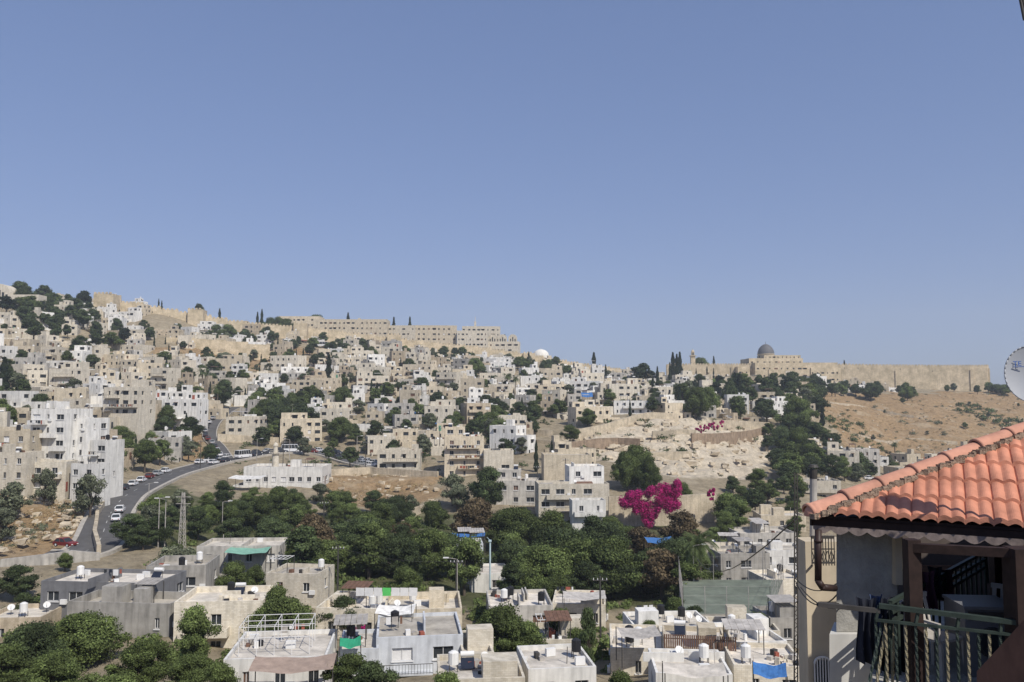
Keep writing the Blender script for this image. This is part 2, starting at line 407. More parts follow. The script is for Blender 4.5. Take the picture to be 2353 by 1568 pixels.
def tank(mb, x, y, z, r, black):
    m = 5 if black else 6
    for sx in (-0.35, 0.35):
        for sy in (-0.35, 0.35): mb.beam((x+sx, y+sy, z), (x+sx, y+sy, z+0.6), 0.06, 0.06, 4)
    mb.cyl((x, y, z+0.6), (x, y, z+1.6), 0.45, 0.45, 10, m); mb.cyl((x, y, z+1.6), (x, y, z+1.75), 0.43, 0.18, 10, m)
def boiler(mb, x, y, z):
    mb.quad((x-0.6, y-0.5, z+0.2), (x+0.6, y-0.5, z+0.2), (x+0.6, y+0.4, z+0.9), (x-0.6, y+0.4, z+0.9), 8)
    mb.quad((x-0.6, y+0.43, z+0.87), (x+0.6, y+0.43, z+0.87), (x+0.6, y-0.47, z+0.15), (x-0.6, y-0.47, z+0.15), 4)
    mb.cyl((x-0.6, y+0.6, z+1.15), (x+0.6, y+0.6, z+1.15), 0.24, 0.24, 10, 6)
    for sx in (-0.5, 0.5): mb.beam((x+sx, y+0.6, z), (x+sx, y+0.6, z+0.95), 0.05, 0.05, 4)
def dishm(mb, x, y, z, r, m=6, ax=(0.3, -0.7, 0.6), rad=0.42):
    ax = Vector(ax).normalized(); c = Vector((x, y, z+0.9)); up = Vector((0, 0, 1)); a = ax.cross(up).normalized(); b_ = a.cross(ax)
    pv = None
    for j in range(1, 4):
        rr = rad*j/3; off = ax*(0.25*rad*(j/3)**2); i = len(mb.v)
        for k in range(12):
            t = k*math.pi/6; mb.v.append(tuple(c+off+a*math.cos(t)*rr+b_*math.sin(t)*rr))
        if pv is None: mb.f.append(tuple(range(i, i+12))); mb.m.append(m)
        else:
            for k in range(12): mb.f.append((pv+k, pv+(k+1) % 12, i+(k+1) % 12, i+k)); mb.m.append(m)
        pv = i
    mb.beam((x, y, z), c-ax*0.03, 0.05, 0.05, 4); mb.beam(c-b_*rad*0.9, c+ax*rad*1.1, 0.03, 0.03, 4)
def pergola(mb, x, y, z, w, d, h, m=9, cover=True):
    for sx in (-1, 1):
        for sy in (-1, 1): mb.beam((x+sx*w/2, y+sy*d/2, z), (x+sx*w/2, y+sy*d/2, z+h), 0.08, 0.08, 4)
    if cover:
        n = 6
        for k in range(n):
            x0 = x-w/2-0.2+(w+0.4)*k/n; x1 = x-w/2-0.2+(w+0.4)*(k+1)/n; zz = z+h+0.05
            mb.hexa([(x0, y-d/2-0.2, zz), (x1-0.04, y-d/2-0.2, zz+0.03), (x1-0.04, y+d/2+0.2, zz+0.28), (x0, y+d/2+0.2, zz+0.25), (x0, y-d/2-0.2, zz+0.05), (x1-0.04, y-d/2-0.2, zz+0.08), (x1-0.04, y+d/2+0.2, zz+0.33), (x0, y+d/2+0.2, zz+0.3)], m)
    else:
        for sy in (-1, 1): mb.beam((x-w/2, y+sy*d/2, z+h), (x+w/2, y+sy*d/2, z+h), 0.08, 0.08, 3)
        for k in range(5): xx = x-w/2+w*k/4; mb.beam((xx, y-d/2, z+h+0.06), (xx, y+d/2, z+h+0.06), 0.06, 0.06, 3)
def laundry(mb, p, q, r, drop=0.9):
    p = Vector(p); q = Vector(q); mb.beam(p, q, 0.02, 0.02, 4); d = q-p; t = 0.05; n = Vector((0, 0, -1))
    while t < 0.93:
        w = r.uniform(0.3, 0.7)/d.length; hh = drop*r.uniform(0.5, 1)
        a = p+d*t; b_ = p+d*min(t+w, 0.99); mb.quad(a+n*hh, b_+n*hh, b_, a, r.choice((3, 7, 2, 8, 9, 3, 10))); t += w+r.uniform(0.05, 0.3)/d.length
def railing(mb, p, q, h, m=4, step=0.25, t=0.035):
    p = Vector(p); q = Vector(q); L_ = (q-p).length; n = max(2, int(L_/step)); U = Vector((0, 0, h))
    mb.beam(p+U, q+U, 0.05, 0.05, m); mb.beam(p+U*0.1, q+U*0.1, 0.03, 0.03, m)
    for k in range(n+1): o = p+(q-p)*k/n; mb.beam(o, o+U, t, t, m)
def clutter(mb, x, y, w, dp, z, r, n, detail=False):
    for k in range(n):
        px = x+r.uniform(-0.38, 0.38)*w; py = y+r.uniform(-0.35, 0.35)*dp; t = r.random()
        if t < 0.15: tank(mb, px, py, z, r, r.random() < 0.5)
        elif t < 0.20: boiler(mb, px, py, z)
        elif t < 0.27: dishm(mb, px, py, z, r)
        elif t < 0.33: mb.box(px, py, z+0.02, 0.9, 0.4, 0.7, 6, r.uniform(-0.3, 0.3))
        elif t < 0.50: mb.beam((px, py, z), (px+r.uniform(-.1, .1), py, z+r.uniform(0.8, 2.4)), 0.06, 0.06, r.choice((4, 9, 3)))
        elif t < 0.57: pergola(mb, px, py, z, r.uniform(2, 3.6), r.uniform(2, 3), 2.2, r.choice((9, 9, 9, 10)), r.random() < 0.75)
        elif t < 0.61: laundry(mb, (px-1.2, py, z+1.6), (px+1.2, py+0.3, z+1.6), r, 0.8)
        elif t < 0.75: mb.box(px, py, z-0.01, r.uniform(1.5, 3), r.uniform(1.5, 2.4), r.uniform(1.6, 2.4), 0, 0)
        elif t < 0.90:
            for _ in range(r.randrange(3, 9)): mb.box(px+r.uniform(-1.2, 1.2), py+r.uniform(-1, 1), z+0.003, r.uniform(0.2, 0.7), r.uniform(0.2, 0.7), r.uniform(0.15, 0.8), r.choice((0, 9, 10, 5, 6, 4, 7, 0, 9)), r.random()*3)
        else:
            mb.box(px, py, z-0.01, r.uniform(2, w*0.6 if w > 4 else 2.4), 0.18, r.uniform(0.6, 1.4), 0, r.choice((0, 1.5708)))
houses = []
def house(x, y, z0, w, dp, floors, rz, wall, r, name=None, detail=False, wing=None, top=None, nclut=2, roof=None, acc=None, fh=3.0, zb=-9, par=None, nwf=None, balc=None, ww=1.2, skip=0.15, terr=None):
    mb = MB(); par = r.choice((0.25, 0.5, 0.9)) if par is None else par
    zt = block(mb, 0, dp/2, w, dp, zb, 0, floors, fh, par, r, detail, nwf, ww, skip)
    top = r.random() < 0.45 if top is None else top
    if top:
        tw = w*r.uniform(0.3, 0.65); td = dp*r.uniform(0.45, 0.7); sx = r.choice((-1, 1))*(w-tw)/2*0.93
        z2 = block(mb, sx, dp-td/2-0.24, tw, td, zt+0.004, zt, 1, 2.8, 0.25, r, detail, ww=ww)
        clutter(mb, sx, dp-td/2-0.3, tw*0.8, td*0.8, z2, r, 1)
        clutter(mb, -sx*0.8, dp/2, w*0.4, dp*0.8, zt, r, nclut)
    else: clutter(mb, 0, dp/2, w*0.95, dp*0.9, zt, r, nclut+1)
    wing = r.random() < 0.55 if wing is None else wing
    if wing:
        s = r.choice((-1, 1)); fw = max(1, floors-1); ww_ = w*r.uniform(0.3, 0.7); wd = dp*r.uniform(0.5, 0.9)
        wy = wd/2+r.uniform(-2.2, 2.5)
        if abs(wy-wd/2) < 0.05: wy += 0.1
        z3 = block(mb, s*(w/2+ww_/2+0.003), wy, ww_, wd, zb, r.uniform(-1.2, 0.0), fw, fh, 0.4, r, detail, ww=ww)
        clutter(mb, s*(w/2+ww_/2), wd/2, ww_*0.7, wd*0.6, z3, r, 1)
    terr = (r.random() < 0.4 and not detail) if terr is None else terr
    if terr:
        tw = w*r.uniform(0.4, 0.95); td = r.uniform(2.2, 4); tx = r.uniform(-1, 1)*(w-tw)/2
        z4 = block(mb, tx, -td/2-0.003, tw, td, zb-2, -1.6, 1, 2.6, r.choice((0.2, 0.8)), r, detail)
        clutter(mb, tx, -td/2, tw*0.9, td*0.5, z4, r, 2)
    balc = (r.random() < 0.4 and floors > 1 and not terr) if balc is None else balc
    if balc:
        for f in range(1, floors):
            bw = w*r.uniform(0.35, 0.9); bx = r.uniform(-1, 1)*(w-bw)/2; zf = f*fh
            mb.box(bx, -0.65, zf-0.1, bw, 1.3, 0.16, 0)
            if r.random() < 0.5:
                mb.box(bx, -1.24, zf+0.065, bw, 0.12, 0.85, 0); mb.box(bx-bw/2+0.06, -0.6, zf+0.065, 0.12, 1.15, 0.85, 0); mb.box(bx+bw/2-0.06, -0.6, zf+0.065, 0.12, 1.15, 0.85, 0)
            else: railing(mb, (bx-bw/2, -1.25, zf+0.05), (bx+bw/2, -1.25, zf+0.05), 0.95, 4, 0.3 if detail else 0.6)
            if r.random() < 0.4: laundry(mb, (bx-bw/2.2, -1.35, zf+0.9), (bx+bw/2.2, -1.35, zf+0.9), r)
    if r.random() < 0.22:
        cw = w*r.uniform(0.3, 0.5); cx = r.uniform(-0.2, 0.2)*w; m = r.choice((9, 6, 9, 10, 7))
        mb.hexa([(cx-cw/2, -2.2, 2.3), (cx+cw/2, -2.2, 2.3), (cx+cw/2, -0.01, 2.75), (cx-cw/2, -0.01, 2.75), (cx-cw/2, -2.2, 2.36), (cx+cw/2, -2.2, 2.36), (cx+cw/2, -0.01, 2.81), (cx-cw/2, -0.01, 2.81)], m)
    nm = name or {'white_plaster': 'plaster_house', 'grey_concrete': 'concrete_house', 'shade_tinted_plaster': 'plaster_house'}.get(wall.name, 'stone_house')
    o = mb.obj(nm, HM(wall, roof, acc), (x, y, z0), rz)
    houses.append((x, y+dp*0.5, max(w, dp)*0.5)); return o
def house_px(uL, uR, vtop, d, dp, floors, rz=0, wall=None, **k):
    p = W((uL+uR)/2, vtop, d); w = (uR-uL)/F*d; fh = k.get('fh', 3.0); par = k.get('par', 0.5); k['par'] = par
    r = random.Random(int(uL*7+vtop)); k.setdefault('wing', False); k.setdefault('terr', False)
    return house(p.x, p.y, p.z-floors*fh-par, w, dp, floors, math.radians(rz), wall or stoneA, r, **k)

house_px(68, 160, 940, 190, 9, 5, -8, plaster, name='white_apartment_house', top=False, balc=True, detail=True, nclut=5, nwf=3)
house_px(160, 205, 962, 192, 8, 4, -8, plaster, top=False, detail=True, balc=False, nclut=3)
house_px(205, 248, 1012, 192, 6, 3, -14, plaster, top=False, detail=True, balc=True, nclut=2)
house_px(-60, 66, 990, 184, 12, 3, 5, stoneA, top=False, detail=True, balc=True)
house_px(-10, 62, 1040, 178, 6, 2, -4, stoneC, detail=True, top=False)
house_px(64, 150, 1062, 181, 6, 2, 6, stoneC, detail=True, top=False)
house_px(160, 225, 1066, 181, 5, 2, -10, plaster, detail=True, top=False)
house_px(235, 322, 890, 268, 10, 3, -8, stoneC)
house_px(255, 327, 792, 425, 12, 3, -10, stoneC, name='cream_block_house', top=False, nclut=1, skip=0.4)
house_px(520, 597, 958, 306, 11, 2, 4, stoneC, top=False, ww=1.4)
house_px(1022, 1112, 1003, 246, 12, 4, 5, stoneA, detail=True, nclut=6, balc=True)
house_px(1112, 1180, 1035, 243, 9, 2, 3, stoneC, detail=True, ww=1.4)
house_px(868, 965, 1035, 262, 9, 2, 2, stoneC, top=False)
house_px(1308, 1388, 1072, 205, 8, 2, 4, plaster, name='white_villa', top=False, detail=True)
house_px(1238, 1400, 1112, 200, 9, 3, 4, stoneC, top=False, detail=True, balc=True)
house_px(1315, 1392, 1150, 192, 5, 2, 4, plaster, top=False, detail=True, balc=True, nclut=0)
house_px(1140, 1235, 1105, 215, 9, 2, -3, concrete, detail=True)
house_px(1250, 1358, 1045, 232, 10, 2, 2, stoneA, top=False, skip=0.8, nclut=0)
house_px(1468, 1560, 893, 415, 12, 2, -5, stoneC, top=False)
house_px(1730, 1790, 922, 400, 9, 3, -10, plaster)
house_px(1040, 1135, 925, 372, 9, 2, -4, stoneC, top=False)
house_px(1268, 1318, 872, 440, 9, 3, 0, plaster, top=False)
house_px(1330, 1412, 930, 365, 9, 3, 6, stoneB, top=False)
house_px(370, 455, 918, 305, 9, 3, -6, plaster)
house_px(1845, 1930, 1105, 255, 10, 2, -6, stoneC, top=False, detail=True)
house_px(1955, 2040, 1050, 350, 9, 1, -6, plaster, top=False)
house_px(2062, 2180, 1075, 300, 10, 2, 6, stoneA, top=False)
K = dict(detail=True)
house_px(88, 360, 1338, 105, 8, 2, -6, darkgrey, name='charcoal_rooftop_house', top=False, par=0.5, roof=roofw, nclut=7, ww=1.6, **K)
house_px(150, 395, 1385, 98, 6, 2, -6, concrete, top=False, par=0.9, nclut=3, **K)
house_px(405, 600, 1382, 96, 8, 2, 4, stoneC, top=False, balc=True, nclut=6, par=0.7, **K)
house_px(340, 470, 1300, 118, 8, 2, 6, concrete, top=False, par=0.9, nclut=4, **K)
house_px(520, 745, 1512, 76, 9, 2, 6, plaster, top=False, roof=roofw, nclut=3, par=0.4, **K)
house_px(455, 640, 1255, 133, 8, 1, 3, concrete, top=False, nclut=4, **K)
house_px(610, 730, 1318, 118, 7, 1, -8, stoneC, top=False, nclut=3, **K)
house_px(868, 1062, 1462, 84, 9, 2, 8, bluegrey, top=False, roof=roofm, nclut=4, par=0.35, **K)
house_px(780, 868, 1492, 82, 7, 2, 8, bluegrey, top=False, roof=roofw, nclut=3, par=0.4, **K)
house_px(1064, 1135, 1500, 82, 8, 2, 8, stoneC, top=False, nclut=2, par=0.5, **K)
house_px(725, 880, 1398, 103, 9, 2, -5, stoneC, top=False, nclut=7, par=0.9, roof=roofw, **K)
house_px(885, 1060, 1400, 100, 9, 2, 6, stoneA, top=False, nclut=7, par=0.9, **K)
house_px(1125, 1270, 1392, 107, 9, 2, 4, concrete, top=False, nclut=8, par=0.5, roof=roofw, **K)
house_px(1270, 1390, 1388, 110, 8, 2, -6, stoneC, top=False, nclut=4, par=0.4, roof=roofw, **K)
house_px(1405, 1530, 1490, 85, 9, 2, -6, stoneC, top=False, nclut=6, par=0.5, roof=roofw, **K)
house_px(1532, 1690, 1490, 82, 8, 2, -8, stoneA, top=False, nclut=6, par=0.5, roof=roofw, **K)
house_px(1692, 1810, 1475, 90, 8, 2, 6, plaster, top=False, nclut=6, par=0.5, roof=roofw, **K)
house_px(1460, 1640, 1440, 97, 7, 2, 4, plaster, top=False, nclut=8, par=0.5, roof=roofm, **K)
house_px(1640, 1790, 1448, 99, 6, 1, -5, stoneC, top=False, nclut=5, par=0.5, roof=roofw, **K)
house_px(1690, 1850, 1530, 74, 7, 2, -6, stoneC, top=False, nclut=5, par=0.4, roof=roofw, **K)
house_px(1510, 1680, 1548, 72, 7, 2, -4, plaster, top=False, nclut=6, par=0.3, roof=roofw, **K)
house_px(1215, 1370, 1535, 74, 7, 2, 8, plaster, top=False, nclut=5, par=0.4, roof=roofw, **K)
house_px(1010, 1205, 1560, 70, 7, 2, 6, stoneC, top=False, nclut=5, par=0.5, roof=roofw, **K)
house_px(1240, 1340, 1470, 90, 7, 1, 4, stoneC, top=False, nclut=4, par=0.5, **K)
house_px(1050, 1110, 1250, 142, 6, 3, 6, bluegrey, top=False, nclut=4, par=0.4, balc=True, **K)
house_px(1085, 1170, 1318, 132, 8, 1, 6, plaster, top=False, nclut=0, par=0.3, roof=roofw, **K)
house_px(1622, 1700, 1262, 155, 8, 2, -6, stoneC, top=False, nclut=4, **K)
house_px(1655, 1770, 1272, 150, 8, 2, 6, concrete, top=False, nclut=6, **K)
house_px(1745, 1850, 1265, 160, 9, 2, -5, plaster, top=False, nclut=5, balc=True, **K)
house_px(1700, 1830, 1225, 178, 9, 2, 4, concrete, top=False, nclut=5, **K)
house_px(1750, 1850, 1185, 205, 9, 2, -4, stoneA, nclut=4, **K)
house_px(1760, 1860, 1330, 128, 7, 2, 8, stoneC, nclut=4, top=False, **K)
house_px(1770, 1850, 1420, 102, 6, 2, 4, concrete, nclut=4, top=False, **K)
house_px(-40, 90, 1420, 100, 7, 1, 4, stoneB, nclut=2, top=False, **K)

WALLS = [stoneA, stoneA, stoneA, stoneC, stoneC, stoneC, stoneC, stoneB, plaster, plaster, plaster, concrete]
def dens(u, v, x, y):
    for P in (ROCK, DRY, DRY2, DRY3, DRY4, DRY5):
        if inpoly(u, v, P): return 0.04 if P is DRY4 else 0
    if v > 1095: return 0.5 if (u < 0) else 0
    if u > 1830: return 0.75 if (v > 1060 and v < 1110) else (0.7 if v > 893 and v < 912 and u < 2050 else 0)
    if u > 1180:
        if v < 868+(u-1180)*0.035: return 0.1
        if v < 965: return 0.8
        return 0.3 if v < 1090 and u < 1260 else 0.08
    if v > 1050: return 0.9 if u < 210 else 0.0
    if u < 350: return 0.9 if v > 740 + u*0.1 else (0.35 if u > 120 else 0)
    lim = 755+(u-350)*0.09
    if v < lim: return 0.0
    if v < lim+22: return 0.5
    if v > 985: return 0.45
    return 0.9
r = random.Random(3)
d = 178.0; cnt = 0
while d < 630:
    u = -260+r.uniform(0, 60)
    while u < 2500:
        a = (u-CX)/F; y = d+r.uniform(-5, 5); x = a*y
        w = r.uniform(5.5, 12.5) if r.random() < 0.85 else r.uniform(12, 18); dp = r.uniform(6, 9.5)
        z = H(x, y); uu, vv = proj(x, y, z)
        if r.random() < dens(uu, vv, x, y) and roadd(x, y)[0] > w*0.5+3.5 and roadd(x, y+dp)[0] > 7:
            if all((hx-x)**2+(hy-y-dp/2)**2 > (hr+w*0.38)**2 for hx, hy, hr in houses):
                fl = r.choice((1, 2, 2, 2, 3, 1)) if d < 560 else r.choice((1, 2))
                if w < 9 and fl == 1 and r.random() < .4: fl = 2
                house(x, y, z-0.3-r.random(), w, dp, fl, math.radians(r.uniform(-32, 28)), r.choice(WALLS), r, nclut=r.choice((1, 2, 3)), acc=r.choice((accR, rust, accB, accG, rust)), fh=r.choice((2.8, 3.0, 3.3))); cnt += 1
        u += (w+r.uniform(0.3, 4.5))/y*F
    d += 11.5
print('scattered houses', cnt)

# ------------------------------------------------------------------ mosque with minaret
p = W(650, 1078, 232)
par = empty('mosque', (p.x, p.y, p.z))
mb = MB(); rr = random.Random(5)
block(mb, 0, 6, 22, 12, -9, -4.5, 1, 4.5, 0.6, rr, True, 9, 1.5, 0.0)
block(mb, -6, 3, 15, 9, -12, -8.5, 1, 3.6, 0.5, rr, True, 6, 1.6, 0.0, 1)
for k in range(5):
    cx = -10+k*2.4
    mb.cyl((cx, -3.2, -9), (cx, -3.2, -5.6), 0.15, 0.15, 8, 3)
mb.hexa([(-17, -5.5, -5.6), (-2, -5.5, -6.9), (-2, -1.6, -6.6), (-17, -1.6, -5.2), (-17, -5.5, -5.3), (-2, -5.5, -6.6), (-2, -1.6, -6.3), (-17, -1.6, -4.9)], 3)
clutter(mb, 0, 6, 18, 9, 0, rr, 5)
mb.obj('prayer_hall', HM(plaster, roofw), parent=par)
mb = MB(); mb.cyl((-3, 3, -1), (-3, 3, 4.0), 1.0, 0.95, 12, 0); mb.cyl((-3, 3, 4.0), (-3, 3, 4.35), 1.4, 1.5, 12, 0)
railing(mb, (-4.3, 1.8, 4.35), (-1.7, 1.8, 4.35), 0.7, 0); mb.cyl((-3, 3, 4.35), (-3, 3, 6.2), 0.65, 0.6, 10, 0); mb.dome(-3, 3, 6.2, 0.75, 0.9, 12, 5, 0, 0.2); mb.cyl((-3, 3, 7.0), (-3, 3, 8.0), 0.05, 0.02, 6, 1)
mb.obj('minaret', [stoneC, iron], parent=par)

# ------------------------------------------------------------------ old city walls
def rampart(name, pts, th=2.2, mer=True, base=6, towers=()):
    mb = MB(); P = [W(*q) for q in pts]; rr = random.Random(len(pts)*7)
    for k in range(len(P)-1):
        a, b_ = P[k], P[k+1]; Ls = (b_-a).length; n = max(1, int(Ls/9))
        dr = Vector((b_.x-a.x, b_.y-a.y, 0)).normalized(); nn = Vector((-dr.y, dr.x, 0))
        for j in range(n):
            p, q = a+(b_-a)*j/n, a+(b_-a)*(j+1)/n; zt = (p.z+q.z)/2
            zb0 = min(H(p.x, p.y), H(q.x, q.y))-base
            mb.hexa([(p.x, p.y, zb0), (q.x, q.y, zb0), (q.x+nn.x*th, q.y+nn.y*th, zb0), (p.x+nn.x*th, p.y+nn.y*th, zb0), (p.x, p.y, zt), (q.x, q.y, zt), (q.x+nn.x*th, q.y+nn.y*th, zt), (p.x+nn.x*th, p.y+nn.y*th, zt)], 0)
            if mer:
                m = max(1, int((q-p).length/2.2))
                for i in range(m):
                    c = p+(q-p)*(i+0.5)/m; mb.box(c.x+nn.x*0.25, c.y+nn.y*0.25, zt-0.01, 1.55, 0.6, 0.9, 0, math.atan2(dr.y, dr.x))
            if rr.random() < 0.22:
                c = p+(q-p)*0.5; mb.box(c.x-nn.x*0.02, c.y-nn.y*0.02, zt-rr.uniform(3, 5), 0.5, 0.12, 0.9, 1, math.atan2(dr.y, dr.x))
            if rr.random() < 0.14:  # shallow buttress
                c = p+(q-p)*rr.random(); mb.box(c.x-nn.x*0.3, c.y-nn.y*0.3, zb0, rr.uniform(1.5, 3), 0.9, zt-zb0-rr.uniform(1.5, 4), 0, math.atan2(dr.y, dr.x))
    for (u, v, d_, w, h) in towers:
        c = W(u, v, d_); zb0 = H(c.x, c.y)-base; mb.box(c.x, c.y+w*0.3, zb0, w, w, c.z-zb0, 0, 0.1)
        for i in range(int(w/2.4)): mb.box(c.x-w/2+1.2+i*2.4, c.y+w*0.3-w/2+0.4, c.z-0.01, 1.4, 0.6, 1.0, 0, 0.1)
    return mb.obj(name, [wallst, glass])
rampart('old_city_wall', [(222,684,520),(262,690,528),(330,702,535),(450,722,548),(560,742,560),(680,752,572),(790,764,590),(900,778,603),(1010,790,612),(1100,798,620),(1190,812,630),(1250,822,640),(1330,836,655),(1450,853,672)], towers=[(240,676,518,12,0),(450,712,545,10,0),(690,743,570,9,0),(905,770,600,10,0),(1215,812,630,9,0)])
rampart('terrace_wall', [(380,775,470),(520,782,480),(620,795,490)], mer=False)
def big(name, uL, uR, vtop, d, dp, floors, wall, rz=0, nwf=None, **k):
    return house_px(uL, uR, vtop, d, dp, floors, rz, wall, name=name, top=False, balc=False, zb=-22, nwf=nwf, nclut=k.pop('nclut', 1), ww=1.6, fh=4.0, **k)
big('stone_monastery', 640, 735, 727, 632, 16, 2, stoneA, nwf=9)
big('long_stone_building', 722, 890, 734, 622, 16, 4, stoneA, nwf=16)
big('stone_convent', 890, 955, 748, 632, 14, 3, stoneC, nwf=6)
big('stone_hostel', 945, 1050, 748, 634, 14, 4, stoneA, 4, nwf=9)
big('white_institute', 1050, 1120, 760, 630, 16, 4, stoneC, -2, nwf=8)
big('stone_institute', 1062, 1150, 750, 655, 16, 4, stoneC, 4, nwf=8)
big('stone_school', 1118, 1192, 785, 640, 14, 3, stoneC, -6, nwf=5)
mb = MB()
for k in range(3):
    x0 = -8+k*8; mb.box(x0, 4, -20, 7, 9, 20, 0)
    i = len(mb.v); n = 10
    for yy in (-0.5, 8.5):
        for q in range(n+1): t = math.pi*q/n; mb.v.append((x0-3.5*math.cos(t), yy, 3.2*math.sin(t)))
    for q in range(n): mb.f.append((i+q, i+q+1, i+n+2+q, i+n+1+q)[::-1]); mb.m.append(0)
    mb.f.append(tuple(range(i, i+n+1))); mb.m.append(0)
    for q in range(-1, 2): mb.box(x0+q*1.8, -0.52, -3.5, 0.9, 0.1, 3.2+(1.2 if q == 0 else 0), 1)
c = W(1155, 778, 645); mb.obj('arched_gable_building', [stoneC, glass], c)
mb = MB(); mb.cyl((0, 0, -16), (0, 0, -1), 7.5, 7.5, 16, 0); mb.dome(0, 0, -1, 6.8, 5.5, 18, 6, 0); mb.cyl((0, 0, 4), (0, 0, 6), 0.2, 0.1, 6, 0)
mb.obj('white_domed_synagogue', [domew], W(1243, 815, 690))
mb = MB(); mb.box(0, 0, -10, 1.6, 1.6, 12, 0); mb.beam((0, 0, 2), (0, 0, 6), 0.4, 0.4, 0)
mb.obj('bell_tower', [stoneC], W(1092, 745, 660))
mb = MB(); mb.box(0, 4, -25, 30, 8, 22, 0); i = len(mb.v); n = 14
for yy in (0.0, 8.0):
    for q in range(n+1): t = math.pi*q/n; mb.v.append((-7-6*math.cos(t), yy, -3+6*math.sin(t)))
for q in range(n): mb.f.append((i+q, i+q+1, i+n+2+q, i+n+1+q)[::-1]); mb.m.append(0)
mb.f.append(tuple(range(i, i+n+1))); mb.m.append(0)
for q in range(5): t = -0.8+q*0.4; mb.box(-7+t*5, -0.06, -8, 1.2, 0.1, 7.5-abs(t)*3, 1)
mb.obj('arched_church', [stoneC, glass], W(28, 665, 455))

# ------------------------------------------------------------------ al-aqsa precinct
rampart('temple_mount_wall', [(1540,838,690),(1640,838,686),(1735,838,680)], 3, True, 8)
rampart('temple_mount_wall', [(1925,838,672),(2050,840,664),(2160,841,657),(2268,841,650)], 3, True, 10)
rampart('temple_mount_wall', [(2268,841,650),(2272,842,760)], 3, True, 10)
rampart('temple_mount_wall', [(1540,838,690),(1538,838,760)], 3, True, 8)
par = empty('al_aqsa_mosque', tuple(W(1790, 838, 672)))
k1 = 672/F
mb = MB(); rr = random.Random(9)
def XX(u): return (u-1790)*k1
block(mb, (XX(1735)+XX(1925))/2, 22, XX(1925)-XX(1735), 44, -26, -11, 2, 6.0, 0.6, rr, False, 14, 1.8, 0.1)
block(mb, (XX(1735)+XX(1862))/2, 30, XX(1862)-XX(1735), 26, 0.9, 1, 1, 4.5, 0.5, rr, False, 9, 1.8, 0)
block(mb, (XX(1775)+XX(1862))/2, 32, XX(1862)-XX(1775), 20, 5.4, 5.5, 1, 3.0, 0.4, rr, False, 9, 1.0, 0)
block(mb, (XX(1700)+XX(1728))/2-1, 8, 10, 10, -26, -8, 1, 6.0, 0.4, rr, False, 2)
block(mb, (XX(1862)+XX(1930))/2, 3, XX(1930)-XX(1862), 8, -26, -14, 2, 5.4, 0.4, rr, False, 6, 1.4)
mb.box(XX(1778), -0.4, -24, 9, 0.8, 20, 0)
mb.box(XX(1778), -0.85, -14, 3.2, 0.12, 7, 2)
mb.obj('prayer_hall', HM(wallst, roofm), parent=par)
mb = MB(); mb.cyl((0, 34, 5), (0, 34, 10.0), 6.9, 6.9, 24, 1)
for q in range(16): a = q*math.pi/8; mb.box(6.95*math.cos(a), 34+6.95*math.sin(a), 7, 0.2, 1.2, 2, 2, a)
mb.cyl((0, 34, 10.0), (0, 34, 10.5), 7.4, 7.4, 24, 1)
mb.dome(0, 34, 10.5, 7.0, 8.2, 24, 9, 0, 0.06); mb.cyl((0, 34, 18.8), (0, 34, 21.5), 0.25, 0.08, 6, 0)
mb.obj('lead_dome', [lead, wallst, glass], parent=par, smooth=False)
mb = MB(); mb.box(0, 0, -16, 3.6, 3.6, 20, 0); mb.box(0, 0, 4, 5.0, 5.0, 0.7, 0); mb.box(0, 0, 4.7, 2.4, 2.4, 3.2, 0)
for q in range(4): mb.box(1.22*math.cos(q*math.pi/2), 1.22*math.sin(q*math.pi/2), 5, 0.1, 1.2, 2.3, 1, q*math.pi/2)
mb.dome(0, 0, 7.9, 1.3, 1.6, 10, 5, 0, 0.2); mb.cyl((0, 0, 9.3), (0, 0, 11), 0.12, 0.05, 6, 1)
mb.obj('stone_minaret', [wallst, glass], W(1592, 830, 700))

# ------------------------------------------------------------------ retaining walls
def wall_path(name, P, h, th=0.7, m=None):
    pts = []
    for k in range(len(P)-1):
        a, b_ = P[k], P[k+1]; n = max(1, int((b_-a).length/4))
        for j in range(n): pts.append(a+(b_-a)*j/n)
    pts.append(P[-1]); mb = MB()
    tz = np.array([H(p.x, p.y)+h for p in pts])
    if len(tz) > 4: tz = np.convolve(np.pad(tz, 2, mode='edge'), np.ones(5)/5, 'valid')
    for k in range(len(pts)-1):
        p, q = pts[k], pts[k+1]; dr = Vector((q.x-p.x, q.y-p.y, 0))
        if dr.length < 0.01: continue
        dr.normalize(); nn = Vector((-dr.y, dr.x, 0))*th
        A = [(p.x, p.y, tz[k]-h-3), (q.x, q.y, tz[k+1]-h-3), (q.x+nn.x, q.y+nn.y, tz[k+1]-h-3), (p.x+nn.x, p.y+nn.y, tz[k]-h-3), (p.x, p.y, tz[k]), (q.x, q.y, tz[k+1]), (q.x+nn.x, q.y+nn.y, tz[k+1]), (p.x+nn.x, p.y+nn.y, tz[k])]
        mb.hexa(A, 0)
    return mb.obj(name, [m or wallrt])
def wall_px(name, Q, h, **k):
    P = [ground(*q) for q in Q]; P = [p for p in P if p]
    if len(P) > 1: wall_path(name, P, h, **k)
wall_px('stone_retaining_wall', [(1400,1210),(1480,1210),(1560,1208),(1645,1200)], 7.0)
brownst = mat('old_brown_stone', (0.33, 0.25, 0.18), var=0.35, scale=0.5, courses=1.2, streak=0.3)
wall_px('stone_retaining_wall', [(1590,1018),(1640,1020),(1700,1012),(1760,1000)], 3.6, m=brownst)
wall_px('stone_retaining_wall', [(1640,985),(1700,985),(1770,990)], 3.6)
wall_px('stone_retaining_wall', [(1330,1010),(1400,990),(1470,968),(1560,972)], 3.0)
wall_px('stone_retaining_wall', [(1290,1040),(1350,1030),(1420,1022),(1470,1030)], 3.0, m=brownst)
